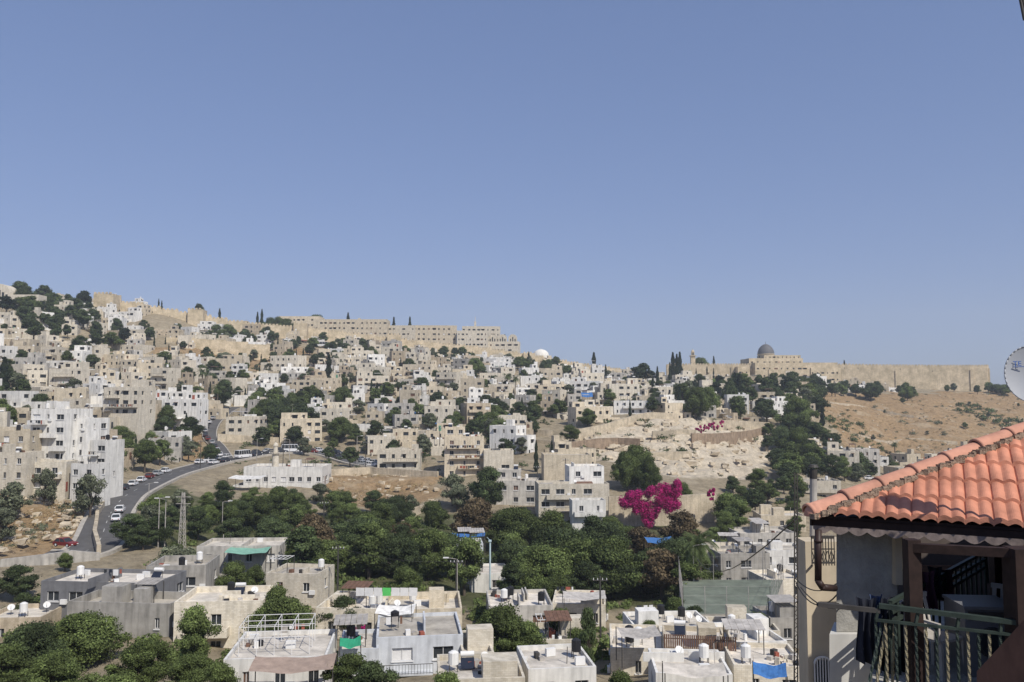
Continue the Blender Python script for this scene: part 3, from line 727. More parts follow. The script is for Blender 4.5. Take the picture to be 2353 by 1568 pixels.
wall_px('stone_retaining_wall', [(1440,1060),(1520,1050),(1590,1052)], 2.0)
wall_px('stone_retaining_wall', [(1500,1005),(1560,1000),(1600,1002)], 2.2)
wall_px('stone_retaining_wall', [(500,1010),(560,1018),(640,1022)], 2.5)
wall_px('stone_retaining_wall', [(232,1270),(222,1225),(228,1185),(245,1150)], 1.0)
wall_px('stone_retaining_wall', [(745,1095),(850,1090),(1005,1100)], 2.0)
wall_px('stone_retaining_wall', [(880,1215),(950,1190),(1010,1165)], 2.0)
wall_px('stone_retaining_wall', [(0,1300),(100,1288),(230,1284)], 0.9, m=concrete)
wall_px('stone_retaining_wall', [(350,1330),(470,1310),(560,1300)], 2.6, m=concrete)
wall_px('stone_retaining_wall', [(1770,1100),(1850,1100)], 2.0)
wall_px('stone_retaining_wall', [(1900,925),(1990,935),(2100,960)], 0.7)
wall_px('stone_retaining_wall', [(1960,1000),(2080,1010),(2200,1020)], 0.7)
rw = random.Random(21)
for k in range(80):
    u = rw.uniform(-50, 1850); v = rw.uniform(800, 1060); L_ = rw.uniform(60, 160)
    if u < 1200 and v < 780+u*0.08: continue
    if inpoly(u, v, ROCK): continue
    g = ground(u, v); g2 = ground(u+L_, v+rw.uniform(-6, 8))
    if g and g2 and abs(g.y-g2.y) < 30 and roadd(g.x, g.y)[0] > 9 and roadd(g2.x, g2.y)[0] > 9: wall_path('stone_retaining_wall', [g, g2], rw.uniform(1.2, 2.6))

def rubble(name, poly, n, smin, smax, m, seed):
    rr = random.Random(seed); mb = MB(); u0 = min(p[0] for p in poly); u1 = max(p[0] for p in poly); v0 = min(p[1] for p in poly); v1 = max(p[1] for p in poly); k = 0; tries = 0
    while k < n and tries < n*6:
        tries += 1; u = rr.uniform(u0, u1); v = rr.uniform(v0, v1)
        if not inpoly(u, v, poly): continue
        g = ground(u, v)
        if not g or roadd(g.x, g.y)[0] < 5: continue
        s = rr.uniform(smin, smax)*(0.4+rr.random()); P = []
        for dz in (-0.5, 0.55):
            for dx, dy in ((-1, -1), (1, -1), (1, 1), (-1, 1)): P.append((g.x+dx*s*rr.uniform(0.5, 1.2), g.y+dy*s*rr.uniform(0.4, 1), g.z+dz*s*rr.uniform(0.5, 1.1)))
        mb.hexa(P, 0); k += 1
    mb.obj(name, [m])
rockm = mat('pale_limestone', (0.53, 0.45, 0.33), var=0.3, scale=0.5, bump=0.3)
rubble('limestone_rubble', ROCK, 300, 0.4, 1.4, rockm, 1)
rubble('limestone_rubble', DRY2, 260, 0.2, 0.8, rockm, 2)
rubble('limestone_rubble', DRY3, 120, 0.2, 0.8, rockm, 3)
rubble('limestone_rubble', DRY, 200, 0.2, 0.8, rockm, 4)
rubble('limestone_rubble', [(900,800),(1450,850),(1450,880),(900,830)], 120, 0.6, 1.5, rockm, 5)

# ------------------------------------------------------------------ vegetation
def leaves(cent, nrm, size, bright, rng):
    n = len(cent); t = rng.normal(size=(n, 3)); nr = nrm+rng.normal(scale=0.55, size=(n, 3)); nr /= np.linalg.norm(nr, axis=1)[:, None]
    a = np.cross(nr, t); a /= np.linalg.norm(a, axis=1)[:, None]; b_ = np.cross(nr, a)
    s = (size*rng.uniform(0.55, 1.3, n))[:, None]; s2 = s*rng.uniform(0.45, 0.9, n)[:, None]
    V = np.stack([cent-a*s-b_*s2*0.3, cent-b_*s2, cent+a*s+b_*s2*0.2, cent+b_*s2], 1).reshape(-1, 3)
    return V, np.repeat(bright, 4)
def cloud_mesh(name, V, C, trunk, mats):
    tv = np.array(trunk.v) if trunk.v else np.zeros((0, 3)); nt_ = len(tv); n = len(V)//4
    me = bpy.data.meshes.new(name)
    verts = np.concatenate([tv, V])
    tf = trunk.f; loops = [i for f in tf for i in f]; tot = [len(f) for f in tf]
    ll = np.concatenate([np.array(loops, dtype=np.int64), np.arange(nt_, nt_+4*n)]).astype(np.int32)
    lt = np.concatenate([np.array(tot, dtype=np.int64), np.full(n, 4)]).astype(np.int32); ls = np.concatenate([[0], np.cumsum(lt)[:-1]]).astype(np.int32)
    me.vertices.add(len(verts)); me.vertices.foreach_set('co', verts.astype(np.float32).ravel())
    me.loops.add(len(ll)); me.loops.foreach_set('vertex_index', ll)
    me.polygons.add(len(lt)); me.polygons.foreach_set('loop_start', ls); me.polygons.foreach_set('loop_total', lt)
    for m in mats: me.materials.append(m)
    me.polygons.foreach_set('material_index', np.concatenate([np.zeros(len(tf)), np.ones(n)]).astype(np.int32))
    me.update(calc_edges=True)
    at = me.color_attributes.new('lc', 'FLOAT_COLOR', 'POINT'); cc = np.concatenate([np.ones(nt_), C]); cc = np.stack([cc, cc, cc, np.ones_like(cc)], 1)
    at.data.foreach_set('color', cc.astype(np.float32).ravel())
    return me
def sph(rng, n):
    d = rng.normal(size=(n, 3)); return d/np.linalg.norm(d, axis=1)[:, None]
def tree_mesh(name, kind, n, ls, seed, leafm):
    """unit: height 10 m"""
    rng = np.random.default_rng(seed); tr = MB(); CE = []; NO = []; BR = []
    if kind == 'cypress':
        zz = rng.uniform(0.4, 10, n); f = (zz/10); prof = 1.15*np.clip(np.minimum(f*5+0.35, 1), 0, 1)*(1-f)**0.55*(0.85+0.2*np.sin(zz*2.1+seed)); an = rng.uniform(0, 2*np.pi, n)
        rad = prof*(rng.uniform(0.35, 1, n)**0.5)*(1+0.12*np.sin(an*3+zz)); CE = np.stack([rad*np.cos(an), rad*np.sin(an), zz], 1); NO = np.stack([np.cos(an), np.sin(an), np.full(n, 0.5)], 1)
        BR = rng.uniform(0.6, 1.3, n); tr.cyl((0, 0, -1.5), (0, 0, 3), 0.22, 0.15, 7, 0)
    else:
        if kind == 'broad': K, zr, Rx, cr = 44, (2.8, 9.0), 4.0, (0.6, 1.6)
        elif kind == 'wide': K, zr, Rx, cr = 75, (2.0, 8.8), 5.8, (0.7, 1.9)
        elif kind == 'pine': K, zr, Rx, cr = 24, (4.2, 9.2), 3.4, (0.7, 1.5)
        elif kind == 'tall': K, zr, Rx, cr = 34, (2.2, 9.2), 2.7, (0.6, 1.3)
        else: K, zr, Rx, cr = 30, (2.3, 8.6), 4.2, (0.7, 1.5)
        lean = rng.uniform(-0.8, 0.8, 2)
        tr.cyl((0, 0, -1.5), (0.1, 0, zr[0]), 0.38, 0.24, 8, 0, False)
        per = n//K
        for k in range(K):
            an = rng.uniform(0, 2*np.pi); fz = rng.uniform(0, 1)**0.9; mid = 1-abs(fz-0.40)*1.25; lob = 1+0.22*np.sin(an*2+seed)+0.15*np.sin(an*5+seed*2); rad = Rx*mid*lob*np.sqrt(rng.uniform(0.05, 1))
            cz = zr[0]+(zr[1]-zr[0])*fz; c = np.array([rad*np.cos(an)+lean[0]*fz, rad*np.sin(an)+lean[1]*fz, cz]); cr_ = rng.uniform(*cr)
            tr.cyl((0.1, 0, zr[0]*0.8), (c[0]*0.85, c[1]*0.85, c[2]-0.2), 0.13, 0.04, 5, 0, False)
            dd = sph(rng, per); rr_ = cr_*rng.uniform(0.3, 1.2, per)**0.6; sq = np.array([1.1, 1.1, 0.68])
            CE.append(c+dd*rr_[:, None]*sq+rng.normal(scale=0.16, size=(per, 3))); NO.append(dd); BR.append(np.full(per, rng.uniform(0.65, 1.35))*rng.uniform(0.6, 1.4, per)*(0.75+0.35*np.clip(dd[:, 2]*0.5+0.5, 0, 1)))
        CE = np.concatenate(CE); NO = np.concatenate(NO); BR = np.concatenate(BR)
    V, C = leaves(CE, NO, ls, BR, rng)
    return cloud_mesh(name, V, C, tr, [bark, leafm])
TM = {}
for q in range(3):
    TM[('near', q)] = tree_mesh('broadleaf_near', 'broad', 20000, 0.18, 10+q, [leafG, leafD, leafG][q])
    TM[('mid', q)] = tree_mesh('broadleaf_mid', 'broad', 9000, 0.27, 20+q, [leafD, leafG, leafD][q])
    TM[('wide', q)] = tree_mesh('wide_near', 'wide', 36000, 0.18, 30+q, [leafG, leafD, leafG][q])
    TM[('far', q)] = tree_mesh('broadleaf_far', 'broad', 3200, 0.46, 40+q, [leafD, leafG, leafO][q])
    TM[('olive', q)] = tree_mesh('olive_mesh', 'olive', 7000, 0.25, 50+q, leafO)
    TM[('cypress', q)] = tree_mesh('cypress_mesh', 'cypress', 4500, 0.24, 60+q, leafC)
    TM[('pine', q)] = tree_mesh('pine_mesh', 'pine', 4000, 0.36, 70+q, leafC if q == 1 else leafD)
    TM[('tall', q)] = tree_mesh('tall_mesh', 'tall', 14000, 0.20, 80+q, [leafD, leafG, leafD][q])
    TM[('bronze', q)] = tree_mesh('bronze_mesh', 'broad', 12000, 0.23, 90+q, leafR)
TNAME = {'near': 'broadleaf_tree', 'mid': 'broadleaf_tree', 'wide': 'fig_tree', 'far': 'broadleaf_tree', 'olive': 'olive_tree', 'cypress': 'cypress_tree', 'pine': 'pine_tree', 'tall': 'broadleaf_tree', 'bronze': 'plum_tree'}
rt = random.Random(77)
def tree(kind, x, y, h, sxy=1.0, z=None):
    o = bpy.data.objects.new(TNAME[kind], TM[(kind, rt.randrange(3))]); COL.objects.link(o)
    s = h/10.0; o.location = (x, y, (H(x, y) if z is None else z)-0.2); o.scale = (s*sxy, s*sxy*rt.uniform(0.85, 1.15), s); o.rotation_euler = (0, 0, rt.uniform(0, 6.28)); return o
def tree_top(kind, u, vtop, d, sxy=1.0):
    p = W(u, vtop, d); h = p.z-H(p.x, p.y); tree(kind, p.x, p.y, max(h, 1.5)*1.06, sxy)
def tree_base(kind, u, vb, hpx, sxy=1.0):
    g = ground(u, vb)
    if g: tree(kind, g.x, g.y, hpx/F*g.y, sxy)
for q in [('wide',60,1430,84,1.2),('wide',200,1405,88,1.2),('wide',330,1470,76,1.1),('wide',130,1500,70,1.2),('wide',440,1500,74,1.1),('near',20,1480,80,1.2),('wide',260,1545,62,1.0),
          ('near',500,1520,70,1.0),('wide',650,1368,93,1.0),('near',450,1395,86,0.8),('near',640,1350,98,0.7),('wide',1155,1395,92,1.0),('near',1215,1430,90,1.0),('tall',1355,1395,84,0.35),
          ('near',1290,1400,96,0.8),('near',1330,1440,92,0.9),('near',800,1505,72,1.2),('near',860,1520,70,1.1),('near',1420,1540,70,1.0),('near',40,1300,120,1.2),('near',60,1360,108,1.2),('near',150,1270,132,1.0),
          ('near',300,1180,152,1.2),('near',330,1205,150,1.1),('near',400,1250,138,1.0),('wide',540,1290,126,0.9),('wide',590,1300,122,0.8),('near',790,1370,104,0.9),
          ('near',870,1158,175,1.1),('wide',840,1175,168,1.0),('near',1020,1545,66,0.9),('near',1560,1375,112,1.0),('near',1600,1390,108,0.9),('near',1690,1410,104,0.9),('near',1740,1408,102,0.9),('near',1490,1425,98,0.8),
          ('bronze',1100,1145,172,1.1),('bronze',1085,1160,166,1.0),('near',1120,1075,205,0.9),('wide',1180,1165,165,1.1),('wide',1225,1190,160,0.9),('wide',1400,1185,170,0.8),('near',1440,1210,162,1.0),
          ('wide',700,1225,140,1.0),('wide',760,1240,140,1.1),('wide',860,1225,142,1.2),('wide',930,1225,140,0.9),('wide',985,1215,140,0.8),('wide',930,1300,124,0.9),('wide',1190,1290,128,0.8),
          ('wide',1250,1250,132,1.1),('wide',1330,1240,135,1.1),('wide',1400,1240,133,1.1),('wide',1500,1262,136,0.9),('near',1550,1265,134,1.1),('near',1570,1290,126,1.0),('wide',1280,1320,120,1.0),
          ('wide',1465,1022,228,0.75),('wide',1440,1037,224,0.65),('wide',1490,1052,220,0.6),('near',1670,1135,198,1.1),('near',1690,1150,190,1.1),('near',1665,1175,186,0.8),('near',1770,1100,250,1.0),('near',1310,978,300,1.2),
          ('near',1572,1110,206,0.55),('wide',700,1150,190,1.0),('wide',660,1170,180,1.0),('wide',500,1150,186,1.0),('wide',430,1135,190,0.9),('near',560,1150,180,1.0),('olive',390,1250,133,1.1),('olive',430,1255,131,1.0),
          ('olive',210,1085,174,0.8),('olive',30,1105,166,1.1),('olive',5,1165,150,1.0),('olive',105,1072,176,0.7),('olive',1040,1085,215,1.1),('olive',945,1135,205,1.0),('olive',1050,1110,210,1.0)]:
    tree_top(*q)
def scatter(poly, kinds, spacing, hmin, hmax, seed, sxy=1.0, avoid=True, am=1.0, nt_=1400):
    rr = random.Random(seed); pts = []; u0 = min(p[0] for p in poly); u1 = max(p[0] for p in poly); v0 = min(p[1] for p in poly); v1 = max(p[1] for p in poly)
    for _ in range(nt_):
        u = rr.uniform(u0, u1); v = rr.uniform(v0, v1)
        if not inpoly(u, v, poly): continue
        g = ground(u, v)
        if not g: continue
        if any((g.x-a)**2+(g.y-b_)**2 < spacing**2 for a, b_ in pts): continue
        if roadd(g.x, g.y)[0] < 8: continue
        if avoid and any((g.x-a)**2+(g.y-b_)**2 < (c+am)**2 for a, b_, c in houses): continue
        pts.append((g.x, g.y)); tree(rr.choice(kinds), g.x, g.y, rr.uniform(hmin, hmax), sxy*rr.uniform(0.85, 1.2))
    return pts
scatter([(660,1270),(1040,1270),(1600,1265),(1590,1400),(1200,1380),(1060,1380),(660,1340)], ['near','wide','wide','tall','bronze','near'], 7.5, 6, 10.5, 1)
scatter([(330,1190),(430,1165),(740,1160),(1000,1210),(1000,1250),(700,1260),(400,1265),(320,1240)], ['near','near','wide','olive','near'], 7.0, 4.5, 7.5, 2)
scatter([(1620,1190),(1850,1190),(1850,1250),(1640,1270)], ['near','tall'], 11, 4, 7, 3)
scatter([(1650,1140),(1830,1110),(1850,1180),(1680,1190)], ['near','mid'], 9, 5, 8, 33)
scatter([(560,1000),(960,985),(1200,1010),(1200,1060),(900,1075),(760,1070)], ['mid','olive','mid','olive'], 9, 4.5, 8, 4)
scatter([(960,950),(1230,960),(1230,1010),(1000,1010)], ['mid','mid','wide'], 9, 6, 9, 5)
scatter([(1750,1000),(1900,1010),(1990,1110),(1800,1130),(1770,1060)], ['mid','near','mid'], 8.5, 6, 10, 6)
scatter([(1500,900),(1900,900),(1890,1000),(1780,980),(1620,950),(1500,945)], ['mid','pine','far','mid','cypress'], 11, 7, 12, 7)
scatter([(1650,900),(1880,895),(1880,950),(1660,940)], ['mid','pine','mid'], 10, 8, 13, 71)
scatter([(1900,1030),(2060,1070),(2060,1110),(1880,1110)], ['mid','olive'], 11, 5, 8, 8)
scatter([(-60,700),(240,740),(300,800),(200,830),(-60,780)], ['mid','pine','mid'], 13, 7, 12, 9)
scatter([(40,690),(200,712),(210,760),(60,760)], ['pine','mid','pine'], 10, 8, 13, 91)
scatter([(-60,830),(600,830),(600,1050),(-60,1050)], ['mid','mid','olive','far','cypress','mid'], 9.5, 3.5, 8, 10, am=0)
scatter([(230,1010),(440,960),(440,1080),(240,1120)], ['mid','olive','near'], 9, 6, 9, 13)
scatter([(580,930),(720,930),(720,990),(580,1000)], ['mid','near'], 7.5, 7, 11, 14)
scatter([(330,760),(900,800),(1300,850),(1560,890),(1500,960),(600,970),(350,850)], ['mid','far','olive','mid','cypress','mid'], 10, 4, 8.5, 11, am=0, nt_=2400)
scatter([(480,770),(900,805),(1300,845),(1300,865),(850,830),(480,795)], ['far','far','mid'], 12, 5, 9, 12)
scatter([(1900,895),(2040,900),(2040,912),(1900,912)], ['mid','far'], 13, 6, 9, 15)
scatter([(2050,897),(2400,900),(2400,906),(2050,906)], ['far'], 22, 5, 8, 16)
scatter([(1880,915),(2360,930),(2360,1010),(2000,1020)], ['far','olive'], 34, 2, 4, 17)
for q in [('cypress',755,878,64,1.4),('cypress',1365,872,62,1.3),('cypress',1392,890,52,0.9),('pine',1472,897,62,1.2),('cypress',1511,892,50,1.0),('cypress',1547,890,80,1.0),('cypress',1556,888,74,1.0),('cypress',1563,885,76,1.0),('cypress',1540,893,60,0.9),
          ('cypress',1690,925,68,1.6),('cypress',1700,930,70,1.6),('cypress',1123,920,46,1.4),('cypress',866,925,46,1.2),('cypress',883,925,42,1.3),('cypress',1232,1085,72,0.9),('cypress',1268,1068,56,0.9),('cypress',1600,880,34,0.8),('cypress',1625,878,36,0.8),('cypress',1640,880,34,0.8),
          ('cypress',1215,838,30,1.2),('wide',1600,965,80,0.8),('wide',1625,955,70,0.8),('wide',345,935,45,0.9),('near',512,935,65,1.0),('wide',1090,865,45,0.9),('wide',785,935,48,1.0),('wide',780,1015,60,0.9),('wide',640,985,75,0.8),('wide',612,980,66,0.8),
          ('wide',525,782,38,0.9),('wide',495,778,34,0.8),('wide',608,782,34,0.8),('wide',485,1058,40,0.8),('cypress',8,895,75,1.6),('wide',1350,980,42,1.0),('wide',2085,920,34,0.9),('wide',2000,920,42,0.9),('wide',2310,908,26,1.2),('wide',2290,905,24,1.2),('wide',1830,1000,90,0.8),('wide',1800,1035,60,0.8),('wide',1835,1060,80,0.8)]:
    tree_base(*q)
for u, v, d_, k in [(365,688,560,'cypress'),(372,692,562,'cypress'),(455,700,566,'pine'),(505,712,570,'cypress'),(602,714,590,'cypress'),(592,720,592,'cypress'),(640,730,592,'wide'),(660,732,590,'wide'),(620,730,592,'wide'),(730,722,655,'wide'),(800,722,660,'cypress'),(905,732,660,'cypress'),(942,732,650,'cypress'),(1160,772,670,'cypress'),(1610,822,705,'wide'),(1640,822,705,'cypress'),(1940,832,690,'cypress')]:
    tree_top(k, u, v, d_, 0.8 if k != 'cypress' else 0.9)
leafPalm = mat('leaf_palm', (0.095, 0.125, 0.045), var=0.3, scale=0.5, trans=0.15)
def palm_mesh(seed):
    rng = random.Random(seed); mb = MB(); mb.cyl((0, 0, -1), (0.15, 0, 8.2), 0.34, 0.24, 9, 0, False)
    for k in range(46):
        an = rng.uniform(0, 6.28); el = rng.uniform(-0.5, 1.3); L_ = rng.uniform(2.4, 3.3); p = Vector((0.15, 0, 8.2)); n = 9
        dv = Vector((math.cos(an)*math.cos(el), math.sin(an)*math.cos(el), math.sin(el)))
        for j in range(n):
            q = p+dv*L_/n; side = Vector((-math.sin(an), math.cos(an), 0)); ll = 0.65*math.sin(math.pi*(j+1)/(n+1.5))+0.1
            for s in (-1, 1):
                for t in (0.0, 0.5):
                    b0 = p+(q-p)*t; b1 = p+(q-p)*(t+0.28); tip = b0+side*s*ll+dv*0.25-Vector((0, 0, 0.22)); mb.tri(b0, b1, tip, 1)
            mb.beam(p, q, 0.05, 0.04, 1); dv = (dv+Vector((0, 0, -0.2))).normalized(); p = q
    return mb
def palm(u, v, d_):
    p = W(u, v, d_); z = H(p.x, p.y); mb = palm_mesh(int(u)); o = mb.obj('palm_tree', [bark, leafPalm], (p.x, p.y, z)); s = (p.z-z)/10.2; o.scale = (s, s, s)
for q in [(1605,1212,128),(1598,1222,126),(1165,855,430),(465,845,380),(1015,875,400),(2055,1015,400),(500,880,350),(1918,880,520),(1185,862,428)]: palm(*q)
def boug(name, u, v, d_, w, h, n, ls, seed, thick=1.2, K=60):
    rng = np.random.default_rng(seed); CE = []; NO = []; BR = []
    for k in range(K):
        fx = rng.uniform(-1, 1); low = -0.5+0.35*abs(fx-0.05)**1.5-0.15*math.sin(fx*4+1); topz = 0.32+0.18*fx; fz = rng.uniform(low, topz)
        c = np.array([fx*w/2*0.9, rng.uniform(-thick, 0.2), fz*h]); cr_ = rng.uniform(0.5, 0.95)*h/7.0
        dd = sph(rng, n//K); CE.append(c+dd*(cr_*rng.uniform(0.3, 1.25, n//K)**0.6)[:, None]); NO.append(dd); BR.append(np.full(n//K, rng.uniform(0.7, 1.2))*rng.uniform(0.5, 1.35, n//K))
    V, C = leaves(np.concatenate(CE), np.concatenate(NO), ls, np.concatenate(BR), rng)
    o = bpy.data.objects.new(name, cloud_mesh(name, V, C, MB(), [bark, magenta])); COL.objects.link(o); o.location = W(u, v, d_)
boug('bougainvillea', 1493, 1153, 192, 14.2, 8.8, 34000, 0.17, 1, 1.8, 110)
boug('bougainvillea', 1634, 1135, 196, 1.8, 3.2, 1500, 0.16, 2, 0.6, 14)
boug('bougainvillea', 1615, 985, 318, 6, 3.5, 1600, 0.22, 3, 0.8, 20)
boug('bougainvillea', 1645, 978, 320, 6, 4, 1600, 0.22, 5, 0.8, 20)
boug('bougainvillea', 820, 1452, 90, 2.4, 1.4, 900, 0.10, 6, 0.4, 16)
def scrub(name, poly, n, smin, smax, leafm, seed, per=70):
    rng = np.random.default_rng(seed); rr = random.Random(seed); CE = []; NO = []; BR = []; SZ = []
    u0 = min(p[0] for p in poly); u1 = max(p[0] for p in poly); v0 = min(p[1] for p in poly); v1 = max(p[1] for p in poly); k = 0; tries = 0
    while k < n and tries < n*8:
        tries += 1; u = rr.uniform(u0, u1); v = rr.uniform(v0, v1)
        if not inpoly(u, v, poly): continue
        g = ground(u, v)
        if not g or roadd(g.x, g.y)[0] < 5.5: continue
        s = rr.uniform(smin, smax)*(0.5+rr.random()**2); dd = sph(rng, per); dd[:, 2] = np.abs(dd[:, 2])
        CE.append(np.array(g)+dd*(s*rng.uniform(0.4, 1.1, per))[:, None]*np.array([1.2, 1.2, 0.9])); NO.append(dd); BR.append(np.full(per, rr.uniform(0.7, 1.3))*rng.uniform(0.7, 1.3, per)); SZ.append(np.full(per, s*0.22)); k += 1
    V, C = leaves(np.concatenate(CE), np.concatenate(NO), np.concatenate(SZ), np.concatenate(BR), rng)
    o = bpy.data.objects.new(name, cloud_mesh(name, V, C, MB(), [bark, leafm])); COL.objects.link(o)
drygr = mat('dry_grass', (0.33, 0.25, 0.13), var=0.3, scale=0.4, attr='lc')
scrub('hillside_scrub', DRY, 260, 0.4, 1.5, leafO, 1)
scrub('hillside_scrub', [(2190,925),(2240,930),(2380,985),(2380,1010),(2290,975),(2200,950)], 90, 1.0, 2.2, leafD, 11)
scrub('hillside_scrub', [(1880,940),(1960,960),(2040,1040),(1980,1040),(1900,980)], 60, 0.8, 2.0, leafD, 12)
scrub('dry_grass_tufts', DRY, 1500, 0.25, 0.8, drygr, 2, 24)
scrub('dry_grass_tufts', DRY2, 900, 0.15, 0.5, drygr, 3, 24)
scrub('dry_grass_tufts', DRY3, 700, 0.2, 0.6, drygr, 4, 24)
scrub('dry_grass_tufts', DRY4, 400, 0.3, 0.8, drygr, 5, 24)
scrub('hillside_scrub', DRY2, 60, 0.4, 1.0, leafO, 6)
scrub('hillside_scrub', [(-60,780),(1500,880),(1850,900),(1850,1000),(1250,1100),(-60,1080)], 800, 0.6, 1.7, leafD, 7, 60)
scrub('hillside_scrub', [(300,1130),(740,1130),(1100,1170),(1600,1190),(1830,1150),(1830,1420),(1050,1420),(350,1350)], 500, 0.6, 1.4, leafG, 8, 110)
scrub('hillside_scrub', [(0,1380),(1800,1380),(1800,1568),(0,1568)], 260, 0.4, 1.3, leafG, 9, 160)
scrub('hillside_scrub', ROCK, 26, 0.4, 1.1, leafO, 10)

# ------------------------------------------------------------------ vehicles
def car_mesh(name, paint, van=False):
    mb = MB(); L_, Wd = (4.3, 1.7) if not van else (6.5, 2.1); h1 = 0.85 if not van else 1.2; h2 = 1.45 if not van else 2.6
    def ring(y, z0, z1, w): return [(-w/2, y, z0), (w/2, y, z0), (w/2, y, z1), (-w/2, y, z1)]
    prof = [(-L_/2, 0.35, h1*0.72, Wd*0.86), (-L_/2+0.25, 0.25, h1*0.85, Wd), (-L_*0.18, 0.25, h1, Wd), (L_*0.36, 0.25, h1, Wd), (L_/2-0.1, 0.28, h1*0.95, Wd*0.96), (L_/2, 0.4, h1*0.85, Wd*0.88)]
    rs = []
    for y, a, b_, w in prof: rs.append(len(mb.v)); mb.v += ring(y, a, b_, w)
    for i, j in zip(rs, rs[1:]):
        for e in range(4): mb.f.append((i+e, i+(e+1) % 4, j+(e+1) % 4, j+e)[::-1]); mb.m.append(0)
    mb.f.append(tuple(rs[0]+e for e in range(4))); mb.m.append(0); mb.f.append(tuple(rs[-1]+e for e in range(4))[::-1]); mb.m.append(0)
    y0, y1, y2, y3 = (-L_*0.2, -L_*0.02, L_*0.30, L_*0.42) if not van else (-L_*0.42, -L_*0.34, L_*0.46, L_*0.48)
    b0 = h1-0.01; w0 = Wd*0.94; w1 = Wd*0.78 if not van else Wd*0.9; ht = h2-0.06
    B = [(-w0/2, y0, b0), (w0/2, y0, b0), (w0/2, y3, b0), (-w0/2, y3, b0), (-w1/2, y1, ht), (w1/2, y1, ht), (w1/2, y2, ht), (-w1/2, y2, ht)]
    mb.hexa(B, 1)
    mb.hexa([(-w1/2-0.02, y1-0.03, ht), (w1/2+0.02, y1-0.03, ht), (w1/2+0.02, y2+0.03, ht), (-w1/2-0.02, y2+0.03, ht), (-w1/2+0.05, y1+0.1, h2), (w1/2-0.05, y1+0.1, h2), (w1/2-0.05, y2-0.1, h2), (-w1/2+0.05, y2-0.1, h2)], 0)
    for s in (-1, 1):
        for k in range(3 if not van else 6):
            n = 2 if not van else 5; t = k/n; a = Vector((s*w0/2, y0+(y3-y0)*t, b0)); b2 = Vector((s*w1/2, y1+(y2-y1)*t, ht)); mb.beam(a, b2, 0.07, 0.07, 0)
        for yy in (-L_*0.31, L_*0.3): mb.cyl((s*(Wd/2-0.18), yy, 0.32), (s*(Wd/2+0.01), yy, 0.32), 0.32, 0.32, 14, 2); mb.cyl((s*(Wd/2), yy, 0.32), (s*(Wd/2+0.02), yy, 0.32), 0.18, 0.18, 10, 3)
        mb.box(s*Wd*0.33, -L_/2-0.0, h1*0.5, 0.3, 0.08, 0.14, 3); mb.box(s*Wd*0.33, L_/2, h1*0.55, 0.25, 0.06, 0.14, 4)
    me = bpy.data.meshes.new(name); me.from_pydata(mb.v, [], mb.f)
    for q in (paint, glass, blackp, tankw, accR): me.materials.append(q)
    me.polygons.foreach_set('material_index', mb.m); me.update(); return me
cw = mat('car_white', (0.75, 0.75, 0.75), rough=0.3, var=0.03); cs = mat('car_silver', (0.4, 0.41, 0.42), rough=0.3, var=0.03); cd = mat('car_dark', (0.04, 0.045, 0.06), rough=0.3, var=0.03); crd = mat('car_red', (0.16, 0.02, 0.02), rough=0.3, var=0.03)
CARS = [car_mesh('car_body', q) for q in (cw, cs, cd, crd)]; VANS = [car_mesh('van_body', cw, True)]
PC = [CARS[0], CARS[0], CARS[1], CARS[1], CARS[2], CARS[2], CARS[0], CARS[3]]
def put(name, me, x, y, z, rz):
    o = bpy.data.objects.new(name, me); COL.objects.link(o); o.location = (x, y, z); o.rotation_euler = (0, 0, rz); return o
rc = random.Random(4)
def along(pts, k, off, name, me):
    p = pts[k]; q = pts[k+1]; d_ = (q-p); l = Vector((-d_.y, d_.x, 0)).normalized(); x = p+l*off
    put(name, me, x.x, x.y, p.z+0.06, math.atan2(d_.y, d_.x)+math.pi/2)
for k in (24, 30, 60, 74): along(ROAD1, k, -1.7, 'white_car', CARS[0])
for k in range(40, 54, 2): along(ROAD1, k, 3.0, 'parked_car', rc.choice(PC))
for k in range(60, 108, 2):
    if rc.random() < 0.75: along(ROAD1, k, 3.0, 'parked_car', rc.choice(PC))
    if rc.random() < 0.4: along(ROAD1, k, -3.0, 'parked_car', rc.choice(PC))
for k in range(2, 28, 2): along(ROAD2, k, 1.5, 'parked_car', rc.choice(PC))
along(ROAD1, 67, -1.7, 'white_minibus', VANS[0]); along(ROAD1, 78, -1.6, 'white_minibus', VANS[0])
for u, v, k in [(150,1258,3),(730,1255,1),(705,1262,1),(2000,1105,0),(740,800,9),(85,862,0),(100,865,1),(400,992,1),(415,995,0)]:
    g = ground(u, v)
    if g:
        if k == 9: put('white_bus', VANS[0], g.x, g.y, g.z+1, 1.5).scale = (1.2, 1.7, 1.2)
        else: put('parked_car', CARS[k], g.x, g.y, g.z+(0.5 if u != 150 else 0.1), 1.4+rc.uniform(-0.2, 0.2))

